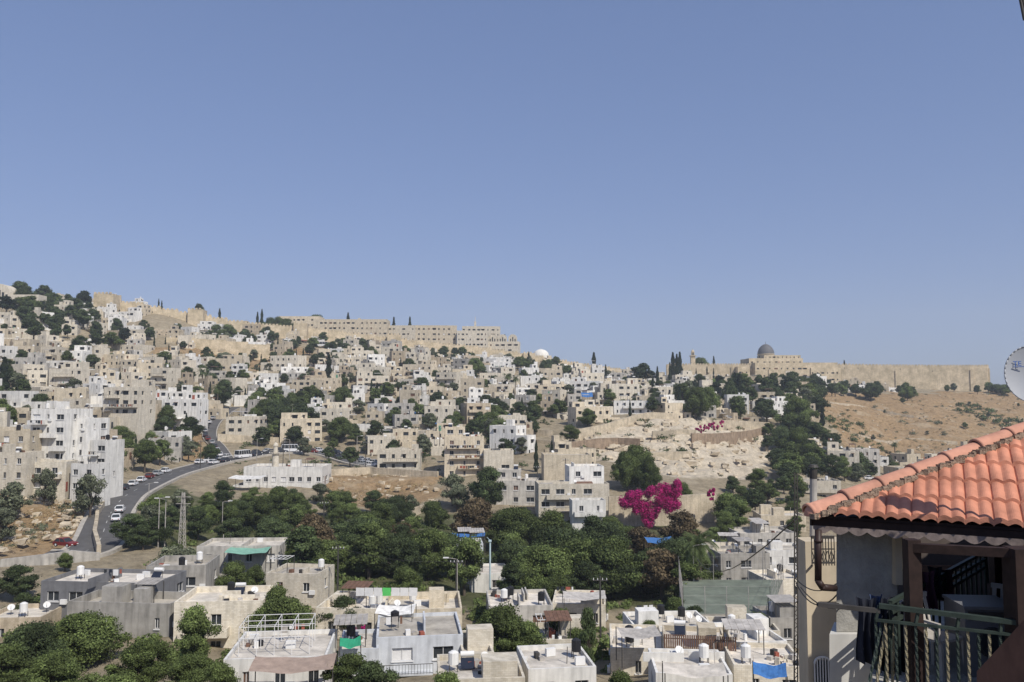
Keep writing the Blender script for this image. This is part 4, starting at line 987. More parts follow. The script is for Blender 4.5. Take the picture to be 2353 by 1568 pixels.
# ------------------------------------------------------------------ poles, lamps, fences
def lamp(u, vb, h, lean=1):
    g = ground(u, vb)
    if not g: return
    mb = MB(); mb.cyl((0, 0, -0.5), (0, 0, h), 0.11, 0.07, 8, 0); mb.beam((0, 0, h), (1.3*lean, -0.2, h+0.25), 0.07, 0.07, 0); mb.box(1.6*lean, -0.25, h+0.2, 0.8, 0.3, 0.14, 1)
    mb.obj('street_lamp', [tin, trim], g)
for q in [(363,1260,9,1),(378,1262,9,-1),(510,1235,7,1),(1595,1395,9,1),(1712,1330,8,-1),(340,1200,8,1),(240,1140,8,1),(820,1060,8,1),(1050,1400,7,-1),(590,1060,7,1),(665,1060,7,-1),(1755,1390,8,1),(1840,1060,8,1)]: lamp(*q)
def upole(u, vb, h, name='utility_pole'):
    g = ground(u, vb)
    if not g: return None
    mb = MB(); mb.cyl((0, 0, -0.5), (0, 0, h), 0.14, 0.09, 8, 0); mb.beam((-0.9, 0, h-0.5), (0.9, 0, h-0.5), 0.1, 0.1, 0)
    for s in (-0.8, -0.3, 0.3, 0.8): mb.cyl((s, 0, h-0.45), (s, 0, h-0.22), 0.05, 0.04, 6, 1)
    mb.obj(name, [iron, tankw], g); return Vector((g.x, g.y, g.z+h-0.3))
pl = [upole(*q) for q in [(743,1255,9),(775,1400,9),(1048,1420,8),(1235,1150,9),(460,1080,9),(650,1080,9),(840,1080,9),(1300,1130,9),(1010,1040,9),(1380,1480,8)]]
mb = MB()
def wire(mb, a, b_, sag=0.8, t=0.03):
    n = 10; pr = a
    for k in range(1, n+1):
        s = k/n; p = a+(b_-a)*s; p = Vector((p.x, p.y, p.z-sag*4*s*(1-s))); mb.beam(pr, p, t, t); pr = p
for a, b_ in ((0, 1), (1, 2), (4, 5), (5, 6), (6, 8), (3, 7)):
    if pl[a] and pl[b_]: wire(mb, pl[a], pl[b_])
mb.obj('power_cables', [iron])
g = ground(418, 1262); mb = MB(); h = 10.5
for sx in (-1, 1):
    for sy in (-1, 1): mb.beam((sx*0.55, sy*0.55, -0.5), (sx*0.2, sy*0.2, h), 0.09, 0.09)
for k in range(9):
    z0 = k*h/9; z1 = (k+1)*h/9; w0 = 0.55-0.35*k/9; w1 = 0.55-0.35*(k+1)/9
    for sy in (-1, 1): mb.beam((-w0, sy*w0, z0), (w1, sy*w1, z1), 0.05, 0.05); mb.beam((w0, sy*w0, z0), (-w1, sy*w1, z1), 0.05, 0.05); mb.beam((sy*w0, -w0, z0), (sy*w1, w1, z1), 0.05, 0.05)
for z in (h*0.8, h*0.92): mb.beam((-1.4, 0, z), (1.4, 0, z), 0.1, 0.1)
mb.obj('lattice_power_pylon', [tin], g)
mb = MB(); mb.cyl((0, 0, -5), (0, 0, 4.6), 0.16, 0.13, 10, 0); mb.box(0, 0, 4.6, 0.45, 0.45, 0.25, 0); mb.beam((0, 0, 4.8), (-0.5, 0, 5.3), 0.06, 0.06, 0)
mb.obj('pale_blue_mast', [mat('pale_blue_paint', (0.45, 0.55, 0.57), var=0.1)], W(1126, 1315, 128))
courtm = mat('court_surface', (0.15, 0.17, 0.13), var=0.35, scale=0.4)
A = [W(1570, 1400, 106), W(1770, 1390, 106), W(1800, 1345, 126), W(1560, 1360, 126)]
zc_ = max(p.z for p in A)-1.2
mb = MB(); mb.hexa([(p.x, p.y, zc_-5) for p in A]+[(p.x, p.y, zc_) for p in A], 1); q = [(p.x*0.995+0.2, p.y, zc_+0.005) for p in A]; mb.quad(*q, 0)
mb.obj('sports_court', [courtm, kerbm])
mb = MB()
for k in range(4):
    p = Vector((A[k].x, A[k].y, zc_)); q = Vector((A[(k+1) % 4].x, A[(k+1) % 4].y, zc_)); n = max(2, int((q-p).length/2.5))
    for j in range(n+1): o = p+(q-p)*j/n; mb.cyl(o, o+Vector((0, 0, 3.5)), 0.04, 0.04, 6)
    for z_ in (0.1, 1.2, 2.3, 3.5): z = Vector((0, 0, z_)); mb.beam(p+z, q+z, 0.02, 0.02)
mb.obj('court_fence', [tin])
def sheet(name, u, v, d_, w, dp, m, tilt=0.15, rz=0.0, leg=3):
    p = W(u, v, d_); mb = MB(); n = 8
    for i in range(n):
        for j in range(4):
            def Z(i, j): return math.sin(i*1.3+j)*0.06+tilt*j/4*dp-0.25*math.sin(math.pi*i/n)
            a = [(-w/2+w*i/n, dp*j/4, Z(i, j)), (-w/2+w*(i+1)/n, dp*j/4, Z(i+1, j)), (-w/2+w*(i+1)/n, dp*(j+1)/4, Z(i+1, j+1)), (-w/2+w*i/n, dp*(j+1)/4, Z(i, j+1))]; mb.quad(*a)
    for sx in (-1, 1):
        for yy in (0, dp): mb.beam((sx*w/2, yy, -leg), (sx*w/2, yy, tilt*yy), 0.08, 0.08, 1)
    mb.obj(name, [m, iron], p, rz)
sheet('green_awning', 563, 1270, 130, 6.5, 3.0, mat('awning_mint', (0.20, 0.38, 0.29), var=0.2), 0.12)
sheet('blue_tarpaulin', 1520, 1247, 150, 5, 4, accB, 0.1, 0, 7)
sheet('blue_tarpaulin', 1075, 1232, 148, 6, 3, accB, 0.03, 0, 7)
sheet('blue_tarpaulin', 1770, 1552, 68, 2.6, 1.5, accB, 0.4, -0.25)
sheet('blue_tarpaulin', 1350, 912, 360, 5, 4, accB, 0.5)
sheet('green_tarpaulin', 805, 1484, 81, 2.0, 1.3, mat('tarp_green', (0.03, 0.26, 0.14), var=0.2), 0.4, 0.2)
sheet('white_canopy', 560, 1100, 222, 9, 5, plaster, 0.1, -0.1)
sheet('tin_canopy', 1345, 1375, 108, 5.5, 3.0, tin, 0.1)
sheet('tin_canopy', 1475, 1462, 82, 4.0, 2.5, tin, 0.12, 0.1)
sheet('white_canopy', 1600, 1550, 68, 5, 2.5, roofw, 0.08, -0.1)
sheet('brown_canopy', 668, 1540, 71, 7.0, 3, mat('canopy_brown', (0.33, 0.25, 0.20), var=0.25), 0.12, 0.1)
sheet('tin_canopy', 905, 1410, 92, 4.2, 3.0, plaster, 0.1)
p = W(630, 1488, 78); mb = MB()
for i in range(5):
    for j in range(3): mb.beam((-3.2+i*1.6, j*2.2, -1), (-3.2+i*1.6, j*2.2, 1.9), 0.05, 0.05)
for j in range(3):
    for z in (0.9, 1.9): mb.beam((-3.2, j*2.2, z), (3.2, j*2.2, z), 0.05, 0.05)
for i in range(5): mb.beam((-3.2+i*1.6, 0, 1.9), (-3.2+i*1.6, 4.4, 1.9), 0.05, 0.05)
mb.obj('roof_frame_pergola', [trim], p, 0.12)
p = W(1608, 1478, 80); mb = MB()
for k in range(34): mb.box(-3.3+k*0.2, 0, -0.6, 0.14, 0.05, 1.3, 0)
mb.beam((-3.4, 0.08, 0.3), (3.4, 0.08, 0.3), 0.06, 0.08); mb.obj('slatted_screen_fence', [rust], p, -0.15)
mb = MB()
for k in range(7): mb.quad((k*1.1-3.8, 0, 0), (k*1.1-2.75, 0, 0.03), (k*1.1-2.75, 0, 1.0), (k*1.1-3.8, 0, 1.03), 1 if k == 3 else 0)
mb.obj('cloth_windbreak', [trim, mat('cloth_green', (0.1, 0.5, 0.12), var=0.15)], W(888, 1370, 104))

# ------------------------------------------------------------------ foreground tiled-roof balcony house
terra = mat('terracotta', (0.50, 0.215, 0.135), rough=0.85, var=0.3, scale=2.2, bump=0.12)
terra2 = mat('terracotta_ridge', (0.48, 0.24, 0.165), rough=0.85, var=0.28, scale=2.5, bump=0.12)
mortar = mat('mortar', (0.34, 0.25, 0.18), var=0.35, scale=14, bump=0.6)
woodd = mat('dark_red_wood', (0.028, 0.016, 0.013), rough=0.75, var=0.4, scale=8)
trimw = mat('weathered_scallop', (0.24, 0.19, 0.165), rough=0.8, var=0.45, scale=9)
renderg = mat('cement_render', (0.36, 0.345, 0.31), var=0.3, scale=2.2, bump=0.25, streak=0.2)
beige = mat('beige_render', (0.52, 0.44, 0.32), var=0.15, scale=1.5, streak=0.2)
darkwall = mat('wall_shade_in_colour', (0.10, 0.08, 0.07), var=0.25, scale=2)  # dark colour stands in for the shade under the balcony roof
greenm = mat('green_metal', (0.030, 0.042, 0.034), rough=0.6, var=0.4, scale=6)
gold = mat('brass_paint', (0.22, 0.19, 0.12), rough=0.55, var=0.5, scale=8)
pipeb = mat('brown_pipe', (0.04, 0.025, 0.022), rough=0.5, var=0.2, scale=4)
FH = empty('balcony_house', (0, 0, 0))
C = W(1866, 1180, 11.0); e1 = W(2353, 1209, 9.9); e1.z = C.z
T = W(2353, 990, 11.8)
e = (e1-C); e.z = 0; e.normalize(); n = Vector((-e.y, e.x, 0))
tn = (T-C); rise = tn.z/(tn.x*n.x+tn.y*n.y)
pitch = 0.15; rowL = 0.43; bm = bmesh.new()
ns = 8; ncol = int(6.2/pitch*ns)
for i in range(11):
    jit = [R.uniform(-0.009, 0.009) for _ in range(ncol//(2*ns)+3)]
    rows = []; sh = R.uniform(-0.02, 0.02)
    for (t, lift) in ((i*rowL, -0.012), (i*rowL, 0.05), (i*rowL+rowL*0.5, 0.03), (i*rowL+rowL+0.01, 0.008)):
        rv = []
        for k in range(ncol+1):
            s_ = -0.3+sh+k*pitch/ns; ph = (k/ns) % 1.0; tile = k//(2*ns)
            hgt = 0.030*(max(0, math.sin(math.pi*ph))**1.3)
            if (k % (2*ns)) in (0,): hgt -= 0.016
            p = C+e*s_+n*(t+ (jit[tile] if lift > 0 else 0)); p.z = C.z+t*rise+lift+hgt+jit[tile]*0.5
            rv.append(bm.verts.new(p))
        rows.append(rv)
    for a, b_ in zip(rows, rows[1:]):
        for k in range(ncol): bm.faces.new((a[k], a[k+1], b_[k+1], b_[k]))
hd = Vector((T.x-C.x, T.y-C.y, 0)).normalized(); hn = Vector((-hd.y, hd.x, 0))
bmesh.ops.bisect_plane(bm, geom=bm.verts[:]+bm.edges[:]+bm.faces[:], plane_co=C, plane_no=hn, clear_outer=True)
me = bpy.data.meshes.new('roof_tiles'); bm.to_mesh(me); bm.free(); me.materials.append(terra)
o = bpy.data.objects.new('roof_tiles', me); COL.objects.link(o); o.parent = FH
mdir = Vector((0.86, 0.5, 0)).normalized(); T2 = C+(T-C)*1.9; mb = MB()
far = C+mdir*7.5; mb.quad(C-Vector((0, 0, 0.01)), T2-Vector((0, 0, 0.03)), T2+mdir*2-Vector((0, 0, 0.03)), far-Vector((0, 0, 0.01)))
mb.obj('rear_roof_slope', [terra], parent=FH)
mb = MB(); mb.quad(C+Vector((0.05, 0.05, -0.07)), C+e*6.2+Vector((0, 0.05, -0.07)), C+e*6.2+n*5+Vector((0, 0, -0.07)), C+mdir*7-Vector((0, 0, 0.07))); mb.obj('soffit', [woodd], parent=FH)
mb = MB(); mo = MB(); Lh = (T-C).length*1.8; dh = (T-C).normalized(); side = Vector((dh.y, -dh.x, 0)).normalized(); upv = side.cross(dh).normalized()
if upv.z < 0: upv = -upv
sp = 0.56; nseg = int(Lh/sp)
for k in range(nseg):
    a0 = C-dh*0.05+dh*k*sp; a1 = a0+dh*(sp+0.06); m_ = 12; prev = None; j0 = R.uniform(-0.01, 0.01)
    for (o_, r_, l_) in ((a0, 0.11, 0.0), (a0, 0.142, 0.0), (a0+dh*0.05, 0.144, 0.0), (a0+dh*0.055, 0.132, 0.0), (a1, 0.118, -0.012)):
        i0 = len(mb.v)
        for q in range(m_+1):
            t = -0.15+(math.pi+0.3)*q/m_; mb.v.append(tuple(o_+side*math.cos(t)*r_+upv*(math.sin(t)*r_*0.85+l_+j0+0.02)))
        if prev is not None:
            for q in range(m_): mb.f.append((prev+q, prev+q+1, i0+q+1, i0+q)); mb.m.append(0)
        prev = i0
    for q in range(14):
        b0 = a0+dh*(0.04*q)+side*(0.135+R.uniform(-.02, .02)); s_ = 0.025+R.random()*0.02; mo.box(b0.x, b0.y, b0.z-0.04, s_*2.6, s_*2.4, s_*1.4+0.02, 0, R.random()*3)
mb.dome(C.x+0.03, C.y-0.02, C.z-0.03, 0.14, 0.17, 14, 6, 0)
mb.obj('hip_ridge_tiles', [terra2], parent=FH, smooth=True); mo.obj('hip_mortar', [mortar], parent=FH)
mb = MB(); f0 = C+n*0.10+Vector((0, 0, -0.035))
mb.beam(f0+Vector((0, 0, -0.07)), f0+e*6+Vector((0, 0, -0.07)), 0.04, 0.14, 0)
g0 = C+Vector((0.02, 0.1, -0.105)); mb.beam(g0, g0+mdir*6, 0.04, 0.14, 0)
mb.obj('fascia_board', [woodd], parent=FH)
mb = MB(); sc = 0.22; zt_ = f0.z-0.13
for k in range(27):
    for q in range(6):
        s0 = k*sc+q*sc/6; s1 = s0+sc/6; h0 = 0.045+0.055*math.sin(math.pi*q/6); h1_ = 0.045+0.055*math.sin(math.pi*(q+1)/6)
        a = f0+e*s0-n*0.03; b_ = f0+e*s1-n*0.03
        for off in (0, 0.018): mb.quad((a.x+n.x*off, a.y+n.y*off, zt_-h0), (b_.x+n.x*off, b_.y+n.y*off, zt_-h1_), (b_.x+n.x*off, b_.y+n.y*off, zt_), (a.x+n.x*off, a.y+n.y*off, zt_))
        mb.quad((a.x, a.y, zt_-h0), (a.x+n.x*.018, a.y+n.y*.018, zt_-h0), (b_.x+n.x*.018, b_.y+n.y*.018, zt_-h1_), (b_.x, b_.y, zt_-h1_))
mb.obj('scalloped_trim', [trimw], parent=FH)
mb = MB(); dpts = [W(1880,1218,10.95), W(1880,1335,10.95), W(1890,1350,10.95), W(1918,1352,11.2)]
for a, b_ in zip(dpts, dpts[1:]): mb.cyl(a, b_, 0.045, 0.045, 12, 0)
for p_ in dpts[1:3]: mb.dome(p_.x, p_.y, p_.z, 0.047, 0.047, 12, 4); mb.cyl(p_-Vector((0, 0, 0.03)), p_+Vector((0, 0, 0.0)), 0.03, 0.046, 12)
mb.cyl(W(1880,1240,10.95), W(1880,1246,10.95), 0.055, 0.055, 12, 0)
mb.obj('drainpipe', [pipeb], parent=FH, smooth=True)
def slab(name, P, th, m, dirv=(0, 1, 0)):
    dv = Vector(dirv)*th; mb = MB(); P = [Vector(p) for p in P]; mb.hexa([P[0], P[1], P[1]+dv, P[0]+dv, P[3], P[2], P[2]+dv, P[3]+dv]); return mb.obj(name, [m], parent=FH)
dvv = Vector((0.5, 1, 0))
slab('cement_wall', [W(1922,1452,11.3), W(2062,1452,11.3), W(2062,1205,11.3), W(1922,1205,11.3)], 0.6, renderg, dvv)
slab('lower_wall', [W(1906,1640,11.2), W(2010,1640,11.2), W(2010,1458,11.2), W(1906,1458,11.2)], 0.6, plaster, dvv)
slab('wall_pilaster', [W(2058,1345,11.2), W(2074,1345,11.2), W(2074,1215,11.2), W(2058,1215,11.2)], 0.25, beige)
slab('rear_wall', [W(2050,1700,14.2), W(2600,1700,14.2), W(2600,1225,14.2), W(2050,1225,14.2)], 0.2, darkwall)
slab('rear_door', [W(2120,1640,14.15), W(2200,1640,14.15), W(2200,1300,14.15), W(2120,1300,14.15)], 0.06, rust)
zf = W(2100, 1400, 9.6).z-1.0
p0 = W(2400, 1300, 9.0); q0 = Vector((p0.x, p0.y, 0)); q1 = q0+n*5.4; mb = MB(); tt = e*0.25
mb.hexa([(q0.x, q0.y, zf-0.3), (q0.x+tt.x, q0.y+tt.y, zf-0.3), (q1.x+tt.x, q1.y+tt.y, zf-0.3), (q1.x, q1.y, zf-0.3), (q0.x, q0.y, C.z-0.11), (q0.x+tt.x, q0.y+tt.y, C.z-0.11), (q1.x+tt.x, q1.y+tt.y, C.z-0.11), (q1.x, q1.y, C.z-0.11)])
mb.obj('sun_block_wall', [darkwall], parent=FH)  # added wall, keeps the sun from the right off the balcony
mb = MB(); q = [W(2000,1400,9.3), W(2600,1400,8.3), W(2600,1400,14.2), W(2000,1400,14.2)]
mb.hexa([(p_.x, p_.y, zf-0.2) for p_ in q]+[(p_.x, p_.y, zf) for p_ in q]); mb.obj('balcony_floor', [renderg], parent=FH)
mb = MB()
for u0_, d_, w_ in ((2096, 9.75, 0.15), (2290, 12.2, 0.14), (2345, 9.2, 0.26)):
    p_ = W(u0_, 1300, d_); mb.box(p_.x, p_.y, zf-0.1, w_, w_, C.z-0.13-zf+0.1, 0)
mb.obj('timber_posts', [woodd], parent=FH)
mb = MB(); a = W(2085,1258,9.75); b_ = W(2420,1275,9.0); mb.beam(a, b_, 0.1, 0.10); mb.obj('timber_lintel', [woodd], parent=FH)
mb = MB(); a = W(2020,1392,9.7); b_ = W(2480,1448,8.9)
mb.beam(a, b_, 0.07, 0.05, 0); a2 = W(2012,1425,9.7); b2 = W(2480,1475,8.9); mb.beam(a2, b2, 0.04, 0.03, 0)
nb = 19
for k in range(nb+1):
    t = k/nb; top = a2+(b2-a2)*t; bot = Vector((top.x, top.y, zf+0.08)); mb.beam(bot, top, 0.025, 0.025, 1 if k % 2 else 0, 14.0, 34)
    tp = a+(b_-a)*t
    if k % 4 == 0: mb.beam(top, tp, 0.03, 0.03, 0)
mb.beam(Vector((a2.x, a2.y, zf+0.08)), Vector((b2.x, b2.y, zf+0.08)), 0.04, 0.03, 0)
for k in range(4):
    bot = W(1990+k*20, 1600, 9.5+0.1*k); mb.beam(bot, W(2028+k*9, 1425, 9.72), 0.025, 0.025, 1 if k % 2 else 0, 14, 24)
mb.obj('balcony_railing', [greenm, gold], parent=FH)
mb = MB(); mb.beam(W(1880,1389,9.9), W(2022,1404,9.7), 0.05, 0.05); mb.beam(W(1880,1389,9.9), W(1925,1389,11.3), 0.04, 0.04); mb.obj('clothesline_bracket', [iron], parent=FH)
mb = MB(); a = W(2045,1385,10.2); b_ = W(2262,1268,13.6)
for k in range(3):
    dz = Vector((0, 0, -0.12*k)); mb.beam(a+dz, b_+dz, 0.05, 0.045)
for k in range(17): p_ = a+(b_-a)*k/16; mb.beam(p_, Vector((p_.x, p_.y, zf)), 0.025, 0.025)
mb.beam(W(2262,1268,13.6), W(2268,1340,13.6), 0.05, 0.05)
mb.obj('side_railing', [greenm], parent=FH)
cl1 = mat('cloth_blue', (0.05, 0.07, 0.13), var=0.25, scale=6); cl2 = mat('cloth_navy', (0.02, 0.022, 0.032), var=0.2, scale=6); cl3 = mat('cloth_plum', (0.05, 0.02, 0.035), var=0.2, scale=6)
def cloth(u, v, d_, w, h, m, seed):
    p_ = W(u, v, d_); mb = MB(); n_ = 14; rr = random.Random(seed); ph = rr.uniform(0, 6)
    def P_(i, j): s = i/n_; t = j/6; return (p_.x+(s-0.5)*w*(1-0.12*t)+0.02*math.sin(t*5+s*3), p_.y+0.05*math.sin(s*16+ph)*(0.3+t), p_.z-h*t-0.03*math.sin(s*math.pi))
    for i in range(n_):
        for j in range(6): mb.quad(P_(i, j+1), P_(i+1, j+1), P_(i+1, j), P_(i, j))
    mb.obj('hanging_laundry', [m], smooth=False)
cloth(1990,1372,10.0,0.24,0.75,cl2,1); cloth(2012,1365,10.05,0.16,0.45,cl1,2); cloth(2030,1370,10.4,0.25,0.9,cl2,3); cloth(2125,1310,11.2,0.25,0.5,cl3,4); cloth(2148,1300,11.6,0.22,0.45,cl2,5); cloth(2170,1305,11.9,0.3,0.35,cl3,6); cloth(2060,1380,10.5,0.2,1.0,cl2,7)
p_ = W(2252,1400,10.6); mb = MB(); mb.box(0, 0, 0, 0.62, 0.6, 0.82, 0); mb.box(0, 0, 0.82, 0.66, 0.64, 0.035, 0); mb.cyl((0, -0.30, 0.42), (0, -0.325, 0.42), 0.19, 0.18, 18, 1); mb.cyl((0, -0.325, 0.42), (0, -0.33, 0.42), 0.15, 0.15, 18, 2); mb.box(0, -0.305, 0.7, 0.55, 0.02, 0.09, 1)
mb.obj('washing_machine', [mat('grey_enamel', (0.16, 0.16, 0.165), rough=0.5, var=0.1), iron, glass], (p_.x, p_.y, zf), -0.1)
def chair(u, d_, rz):
    p_ = W(u, 1400, d_); mb = MB()
    for sx in (-0.22, 0.22):
        for sy in (-0.2, 0.2): mb.beam((sx*1.1, sy*1.1, 0), (sx, sy, 0.44), 0.04, 0.04)
        mb.beam((sx*1.15, -0.2, 0.44), (sx*1.15, -0.2, 0.66), 0.03, 0.03); mb.beam((sx*1.15, -0.22, 0.66), (sx*1.15, 0.22, 0.68), 0.05, 0.03)
    mb.box(0, 0, 0.43, 0.46, 0.44, 0.03)
    for k in range(5): mb.beam((-0.2+k*0.1, 0.2, 0.45), (-0.2+k*0.1, 0.3, 0.88), 0.05, 0.015)
    mb.beam((-0.24, 0.3, 0.88), (0.24, 0.3, 0.88), 0.04, 0.06)
    mb.obj('plastic_chair', [tin], (p_.x, p_.y, zf), rz)
chair(2150, 10.5, 0.5); chair(2310, 11.0, -0.8)
slab('painted_parapet', [W(2290,1600,7.2), W(2420,1640,6.2), W(2420,1440,6.2), W(2290,1570,7.2)], 0.3, mat('brown_paint', (0.13, 0.065, 0.045), var=0.25, scale=4))
mb = MB(); p0 = W(1850,1245,15.5); p1 = W(1925,1245,15.5); zz = -9
mb.hexa([(p0.x, p0.y, zz), (p1.x, p1.y, zz), (p1.x+.5, p1.y+.5, zz), (p0.x, p0.y+.5, zz), (p0.x, p0.y, p0.z), (p1.x, p1.y, p0.z), (p1.x+.5, p1.y+.5, p0.z), (p0.x, p0.y+.5, p0.z)], 0)
def arch(mb, cx, y, zt, w, h, m1, m2):
    n_ = 12
    for k in range(7): x = cx-w/2+w*k/6; mb.beam((x, y-0.05, zt-h), (x, y-0.05, zt-(abs(k-3)/3)**2*w*0.35), 0.018, 0.018, m1)
    for k in range(n_): t0 = math.pi*k/n_; t1 = math.pi*(k+1)/n_; mb.beam((cx-w/2*math.cos(t0), y-0.05, zt-w*0.4+w*0.4*math.sin(t0)), (cx-w/2*math.cos(t1), y-0.05, zt-w*0.4+w*0.4*math.sin(t1)), 0.03, 0.03, m1)
    mb.box(cx, y-0.005, zt-h, w*0.9, 0.03, h-w*0.25, m2)
arch(mb, W(1888,1515,15.45).x, 15.45, W(1888,1508,15.45).z, 0.3, 1.0, 2, 1)
mb.obj('neighbour_stone_wall', [beige, glass, trim])
mb = MB(); a = W(1866,1300,14.9); b_ = W(1918,1300,14.9); railing(mb, a, b_, 0.5, 0, 0.05, 0.014); a = W(1866,1262,14.9); mb.beam(a, W(1918,1262,14.9), 0.02, 0.02)
for k in range(6): c_ = W(1870+k*9, 1280, 14.9); mb.beam(c_+Vector((-0.03, 0, -0.1)), c_+Vector((0.03, 0, 0.1)), 0.012, 0.012); mb.beam(c_+Vector((0.03, 0, -0.1)), c_+Vector((-0.03, 0, 0.1)), 0.012, 0.012)
mb.beam(W(1866,1300,14.9), W(1866,1300,15.5), 0.03, 0.03); mb.obj('iron_window_grille', [iron])
mb = MB(); a = W(1869,1300,16); b_ = W(1869,1085,16); mb.cyl(a, b_, 0.068, 0.068, 14, 0); mb.cyl(W(1869,1100,16), W(1869,1078,16), 0.072, 0.072, 14, 1); mb.cyl(W(1869,1074,16), W(1869,1068,16), 0.10, 0.07, 14, 1)
for s in (-1, 1): mb.beam(W(1869+s*6,1080,16), W(1869+s*6,1072,16), 0.01, 0.01, 1)
mb.obj('metal_flue_pipe', [tin, iron], smooth=False)
mb = MB()
for s in (-1, 1): mb.beam(W(1829+s*4,1600,14.5), W(1829+s*3,1090,14.5), 0.018, 0.018)
for k in range(26):
    v = 1580-k*19; mb.beam(W(1825,v,14.5), W(1833,v-10,14.5), 0.01, 0.01); mb.beam(W(1833,v-10,14.5), W(1825,v-19,14.5), 0.01, 0.01)
mb.obj('lattice_antenna_mast', [iron])
mb = MB(); wire(mb, W(1829,1330,14.5), W(1925,1340,11.3), 0.15, 0.014); wire(mb, W(1829,1340,14.5), W(1925,1365,11.3), 0.25, 0.014); wire(mb, W(1832,1190,14.5), W(1600,1280,60), 1, 0.02); wire(mb, W(1930,1400,11.2), W(1840,1350,15), 0.1, 0.014)
mb.obj('hanging_cables', [blackp])
# satellite dish
dishmat = mat('dish_grey', (0.34, 0.35, 0.365), rough=0.5, var=0.06)
DP = empty('satellite_dish', tuple(W(2372, 862, 9.5)))
ax = Vector((-0.42, -0.88, 0.22)).normalized(); up = Vector((0, 0, 1)); sa = ax.cross(up).normalized(); sb = sa.cross(ax)
mb = MB(); pv = None; n_ = 36
def dp_(r_, t): return ax*(0.42*r_*r_)+sa*math.cos(t)*r_*0.82+sb*math.sin(t)*r_
for j in range(1, 9):
    r_ = 0.34*j/8; i = len(mb.v)
    for k in range(n_): mb.v.append(tuple(dp_(r_, 2*math.pi*k/n_)))
    if pv is None: mb.f.append(tuple(range(i, i+n_))); mb.m.append(0)
    else:
        for k in range(n_): mb.f.append((pv+k, pv+(k+1) % n_, i+(k+1) % n_, i+k)); mb.m.append(0)
    pv = i
for k in range(n_): mb.beam(dp_(0.34, 2*math.pi*k/n_), dp_(0.34, 2*math.pi*(k+1)/n_), 0.012, 0.012, 0)
mb.obj('reflector', [dishmat], parent=DP, smooth=True)
mb = MB(); a = -sb*0.36+ax*0.02; b_ = ax*0.42-sb*0.24
mb.beam(a, b_, 0.025, 0.025, 0); mb.cyl(b_-ax*0.02, b_-ax*0.13+sb*0.05, 0.03, 0.035, 12, 1); mb.cyl(-ax*0.02-sb*0.05, -ax*0.15-sb*0.2, 0.05, 0.05, 10, 0)
mb.beam(-ax*0.14-sb*0.1, Vector((0.1, 0.15, -1.3)), 0.04, 0.04, 0)
mb.obj('feed_arm_and_mount', [tin, trim], parent=DP)
tx = bpy.data.curves.new('dish_lettering', 'FONT'); tx.body = 'TE'; tx.size = 0.08; tx.extrude = 0.001
to = bpy.data.objects.new('dish_lettering', tx); COL.objects.link(to); to.parent = DP; tx.materials.append(mat('blue_lettering', (0.02, 0.10, 0.35), var=0.05))
xa = sa if sa.x > 0 else -sa; ya = ax.cross(xa)
if ya.z < 0: ya = -ya
rot = Matrix((xa, ya, xa.cross(ya))).transposed().to_4x4(); to.matrix_local = Matrix.Translation(ax*0.045-xa*0.19+ya*0.10) @ rot
mb = MB(); q = ax*0.045-xa*0.19+ya*0.088; mb.beam(q, q+xa*0.11, 0.007, 0.007); mb.obj('lettering_underline', [tx.materials[0]], parent=DP)
mb = MB(); mb.beam(W(2341,-30,6), W(2356,46,6), 0.025, 0.02); mb.beam(W(2349,-30,6), W(2362,30,6), 0.05, 0.03); mb.obj('awning_bracket', [iron])

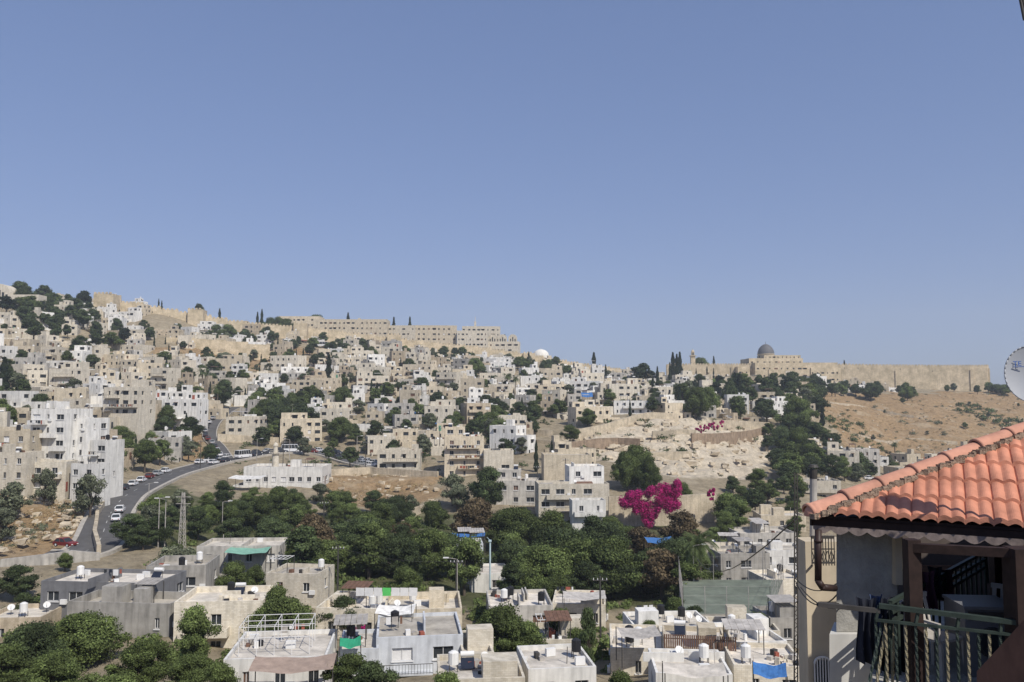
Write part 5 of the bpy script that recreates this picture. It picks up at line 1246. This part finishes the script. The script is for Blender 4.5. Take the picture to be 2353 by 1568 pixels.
# ------------------------------------------------------------------ haze over the valley
me = bpy.data.meshes.new('valley_haze'); hb = MB(); hb.box(0, 1330, -140, 7000, 2600, 420); me.from_pydata(hb.v, [], hb.f)
hz = bpy.data.materials.new('haze_air'); hz.use_nodes = True; nt = hz.node_tree; nt.nodes.remove(nt.nodes['Principled BSDF'])
vs = nt.nodes.new('ShaderNodeVolumeScatter'); vs.inputs['Color'].default_value = (0.86, 0.93, 1, 1); vs.inputs['Density'].default_value = 0.00022
nt.links.new(vs.outputs[0], nt.nodes['Material Output'].inputs['Volume']); me.materials.append(hz)
COL.objects.link(bpy.data.objects.new('valley_haze', me))

# ------------------------------------------------------------------ light, world, camera
SE = 47; az = 36
sv = Vector((math.sin(math.radians(az))*math.cos(math.radians(SE)), -math.cos(math.radians(az))*math.cos(math.radians(SE)), math.sin(math.radians(SE))))
sl = bpy.data.lights.new('sun', 'SUN'); sl.energy = 4.5; sl.angle = math.radians(0.5); sl.color = (1.0, 0.95, 0.87)
so = bpy.data.objects.new('sun', sl); COL.objects.link(so); so.rotation_euler = sv.to_track_quat('Z', 'Y').to_euler()
w = bpy.data.worlds.new('World'); scene.world = w; w.use_nodes = True; nt = w.node_tree
bg = nt.nodes['Background']; sk = nt.nodes.new('ShaderNodeTexSky'); sk.sky_type = 'NISHITA'; sk.sun_disc = False
sk.sun_elevation = math.radians(SE); sk.sun_rotation = math.atan2(sv.x, sv.y); sk.air_density = 1.0; sk.dust_density = 1.2; sk.ozone_density = 1.5; sk.altitude = 700
gm = nt.nodes.new('ShaderNodeGamma'); gm.inputs['Gamma'].default_value = 0.52
mx = nt.nodes.new('ShaderNodeMix'); mx.data_type = 'RGBA'; mx.blend_type = 'MULTIPLY'; mx.inputs['Factor'].default_value = 1.0
mx.inputs['B'].default_value = (1.34, 1.62, 2.42, 1)
nt.links.new(sk.outputs[0], gm.inputs['Color']); nt.links.new(gm.outputs[0], mx.inputs['A'])
nt.links.new(mx.outputs['Result'], bg.inputs['Color']); bg.inputs['Strength'].default_value = 0.10
cam = bpy.data.cameras.new('camera'); co = bpy.data.objects.new('camera', cam); COL.objects.link(co)
cam.sensor_width = 36; cam.lens = 36*F/2353.0; cam.clip_end = 20000; cam.clip_start = 0.1
co.location = (0, 0, 0); co.rotation_euler = (math.pi/2+PITCH, 0, 0); scene.camera = co
scene.view_settings.view_transform = 'Standard'; scene.view_settings.look = 'None'; scene.view_settings.exposure = 0
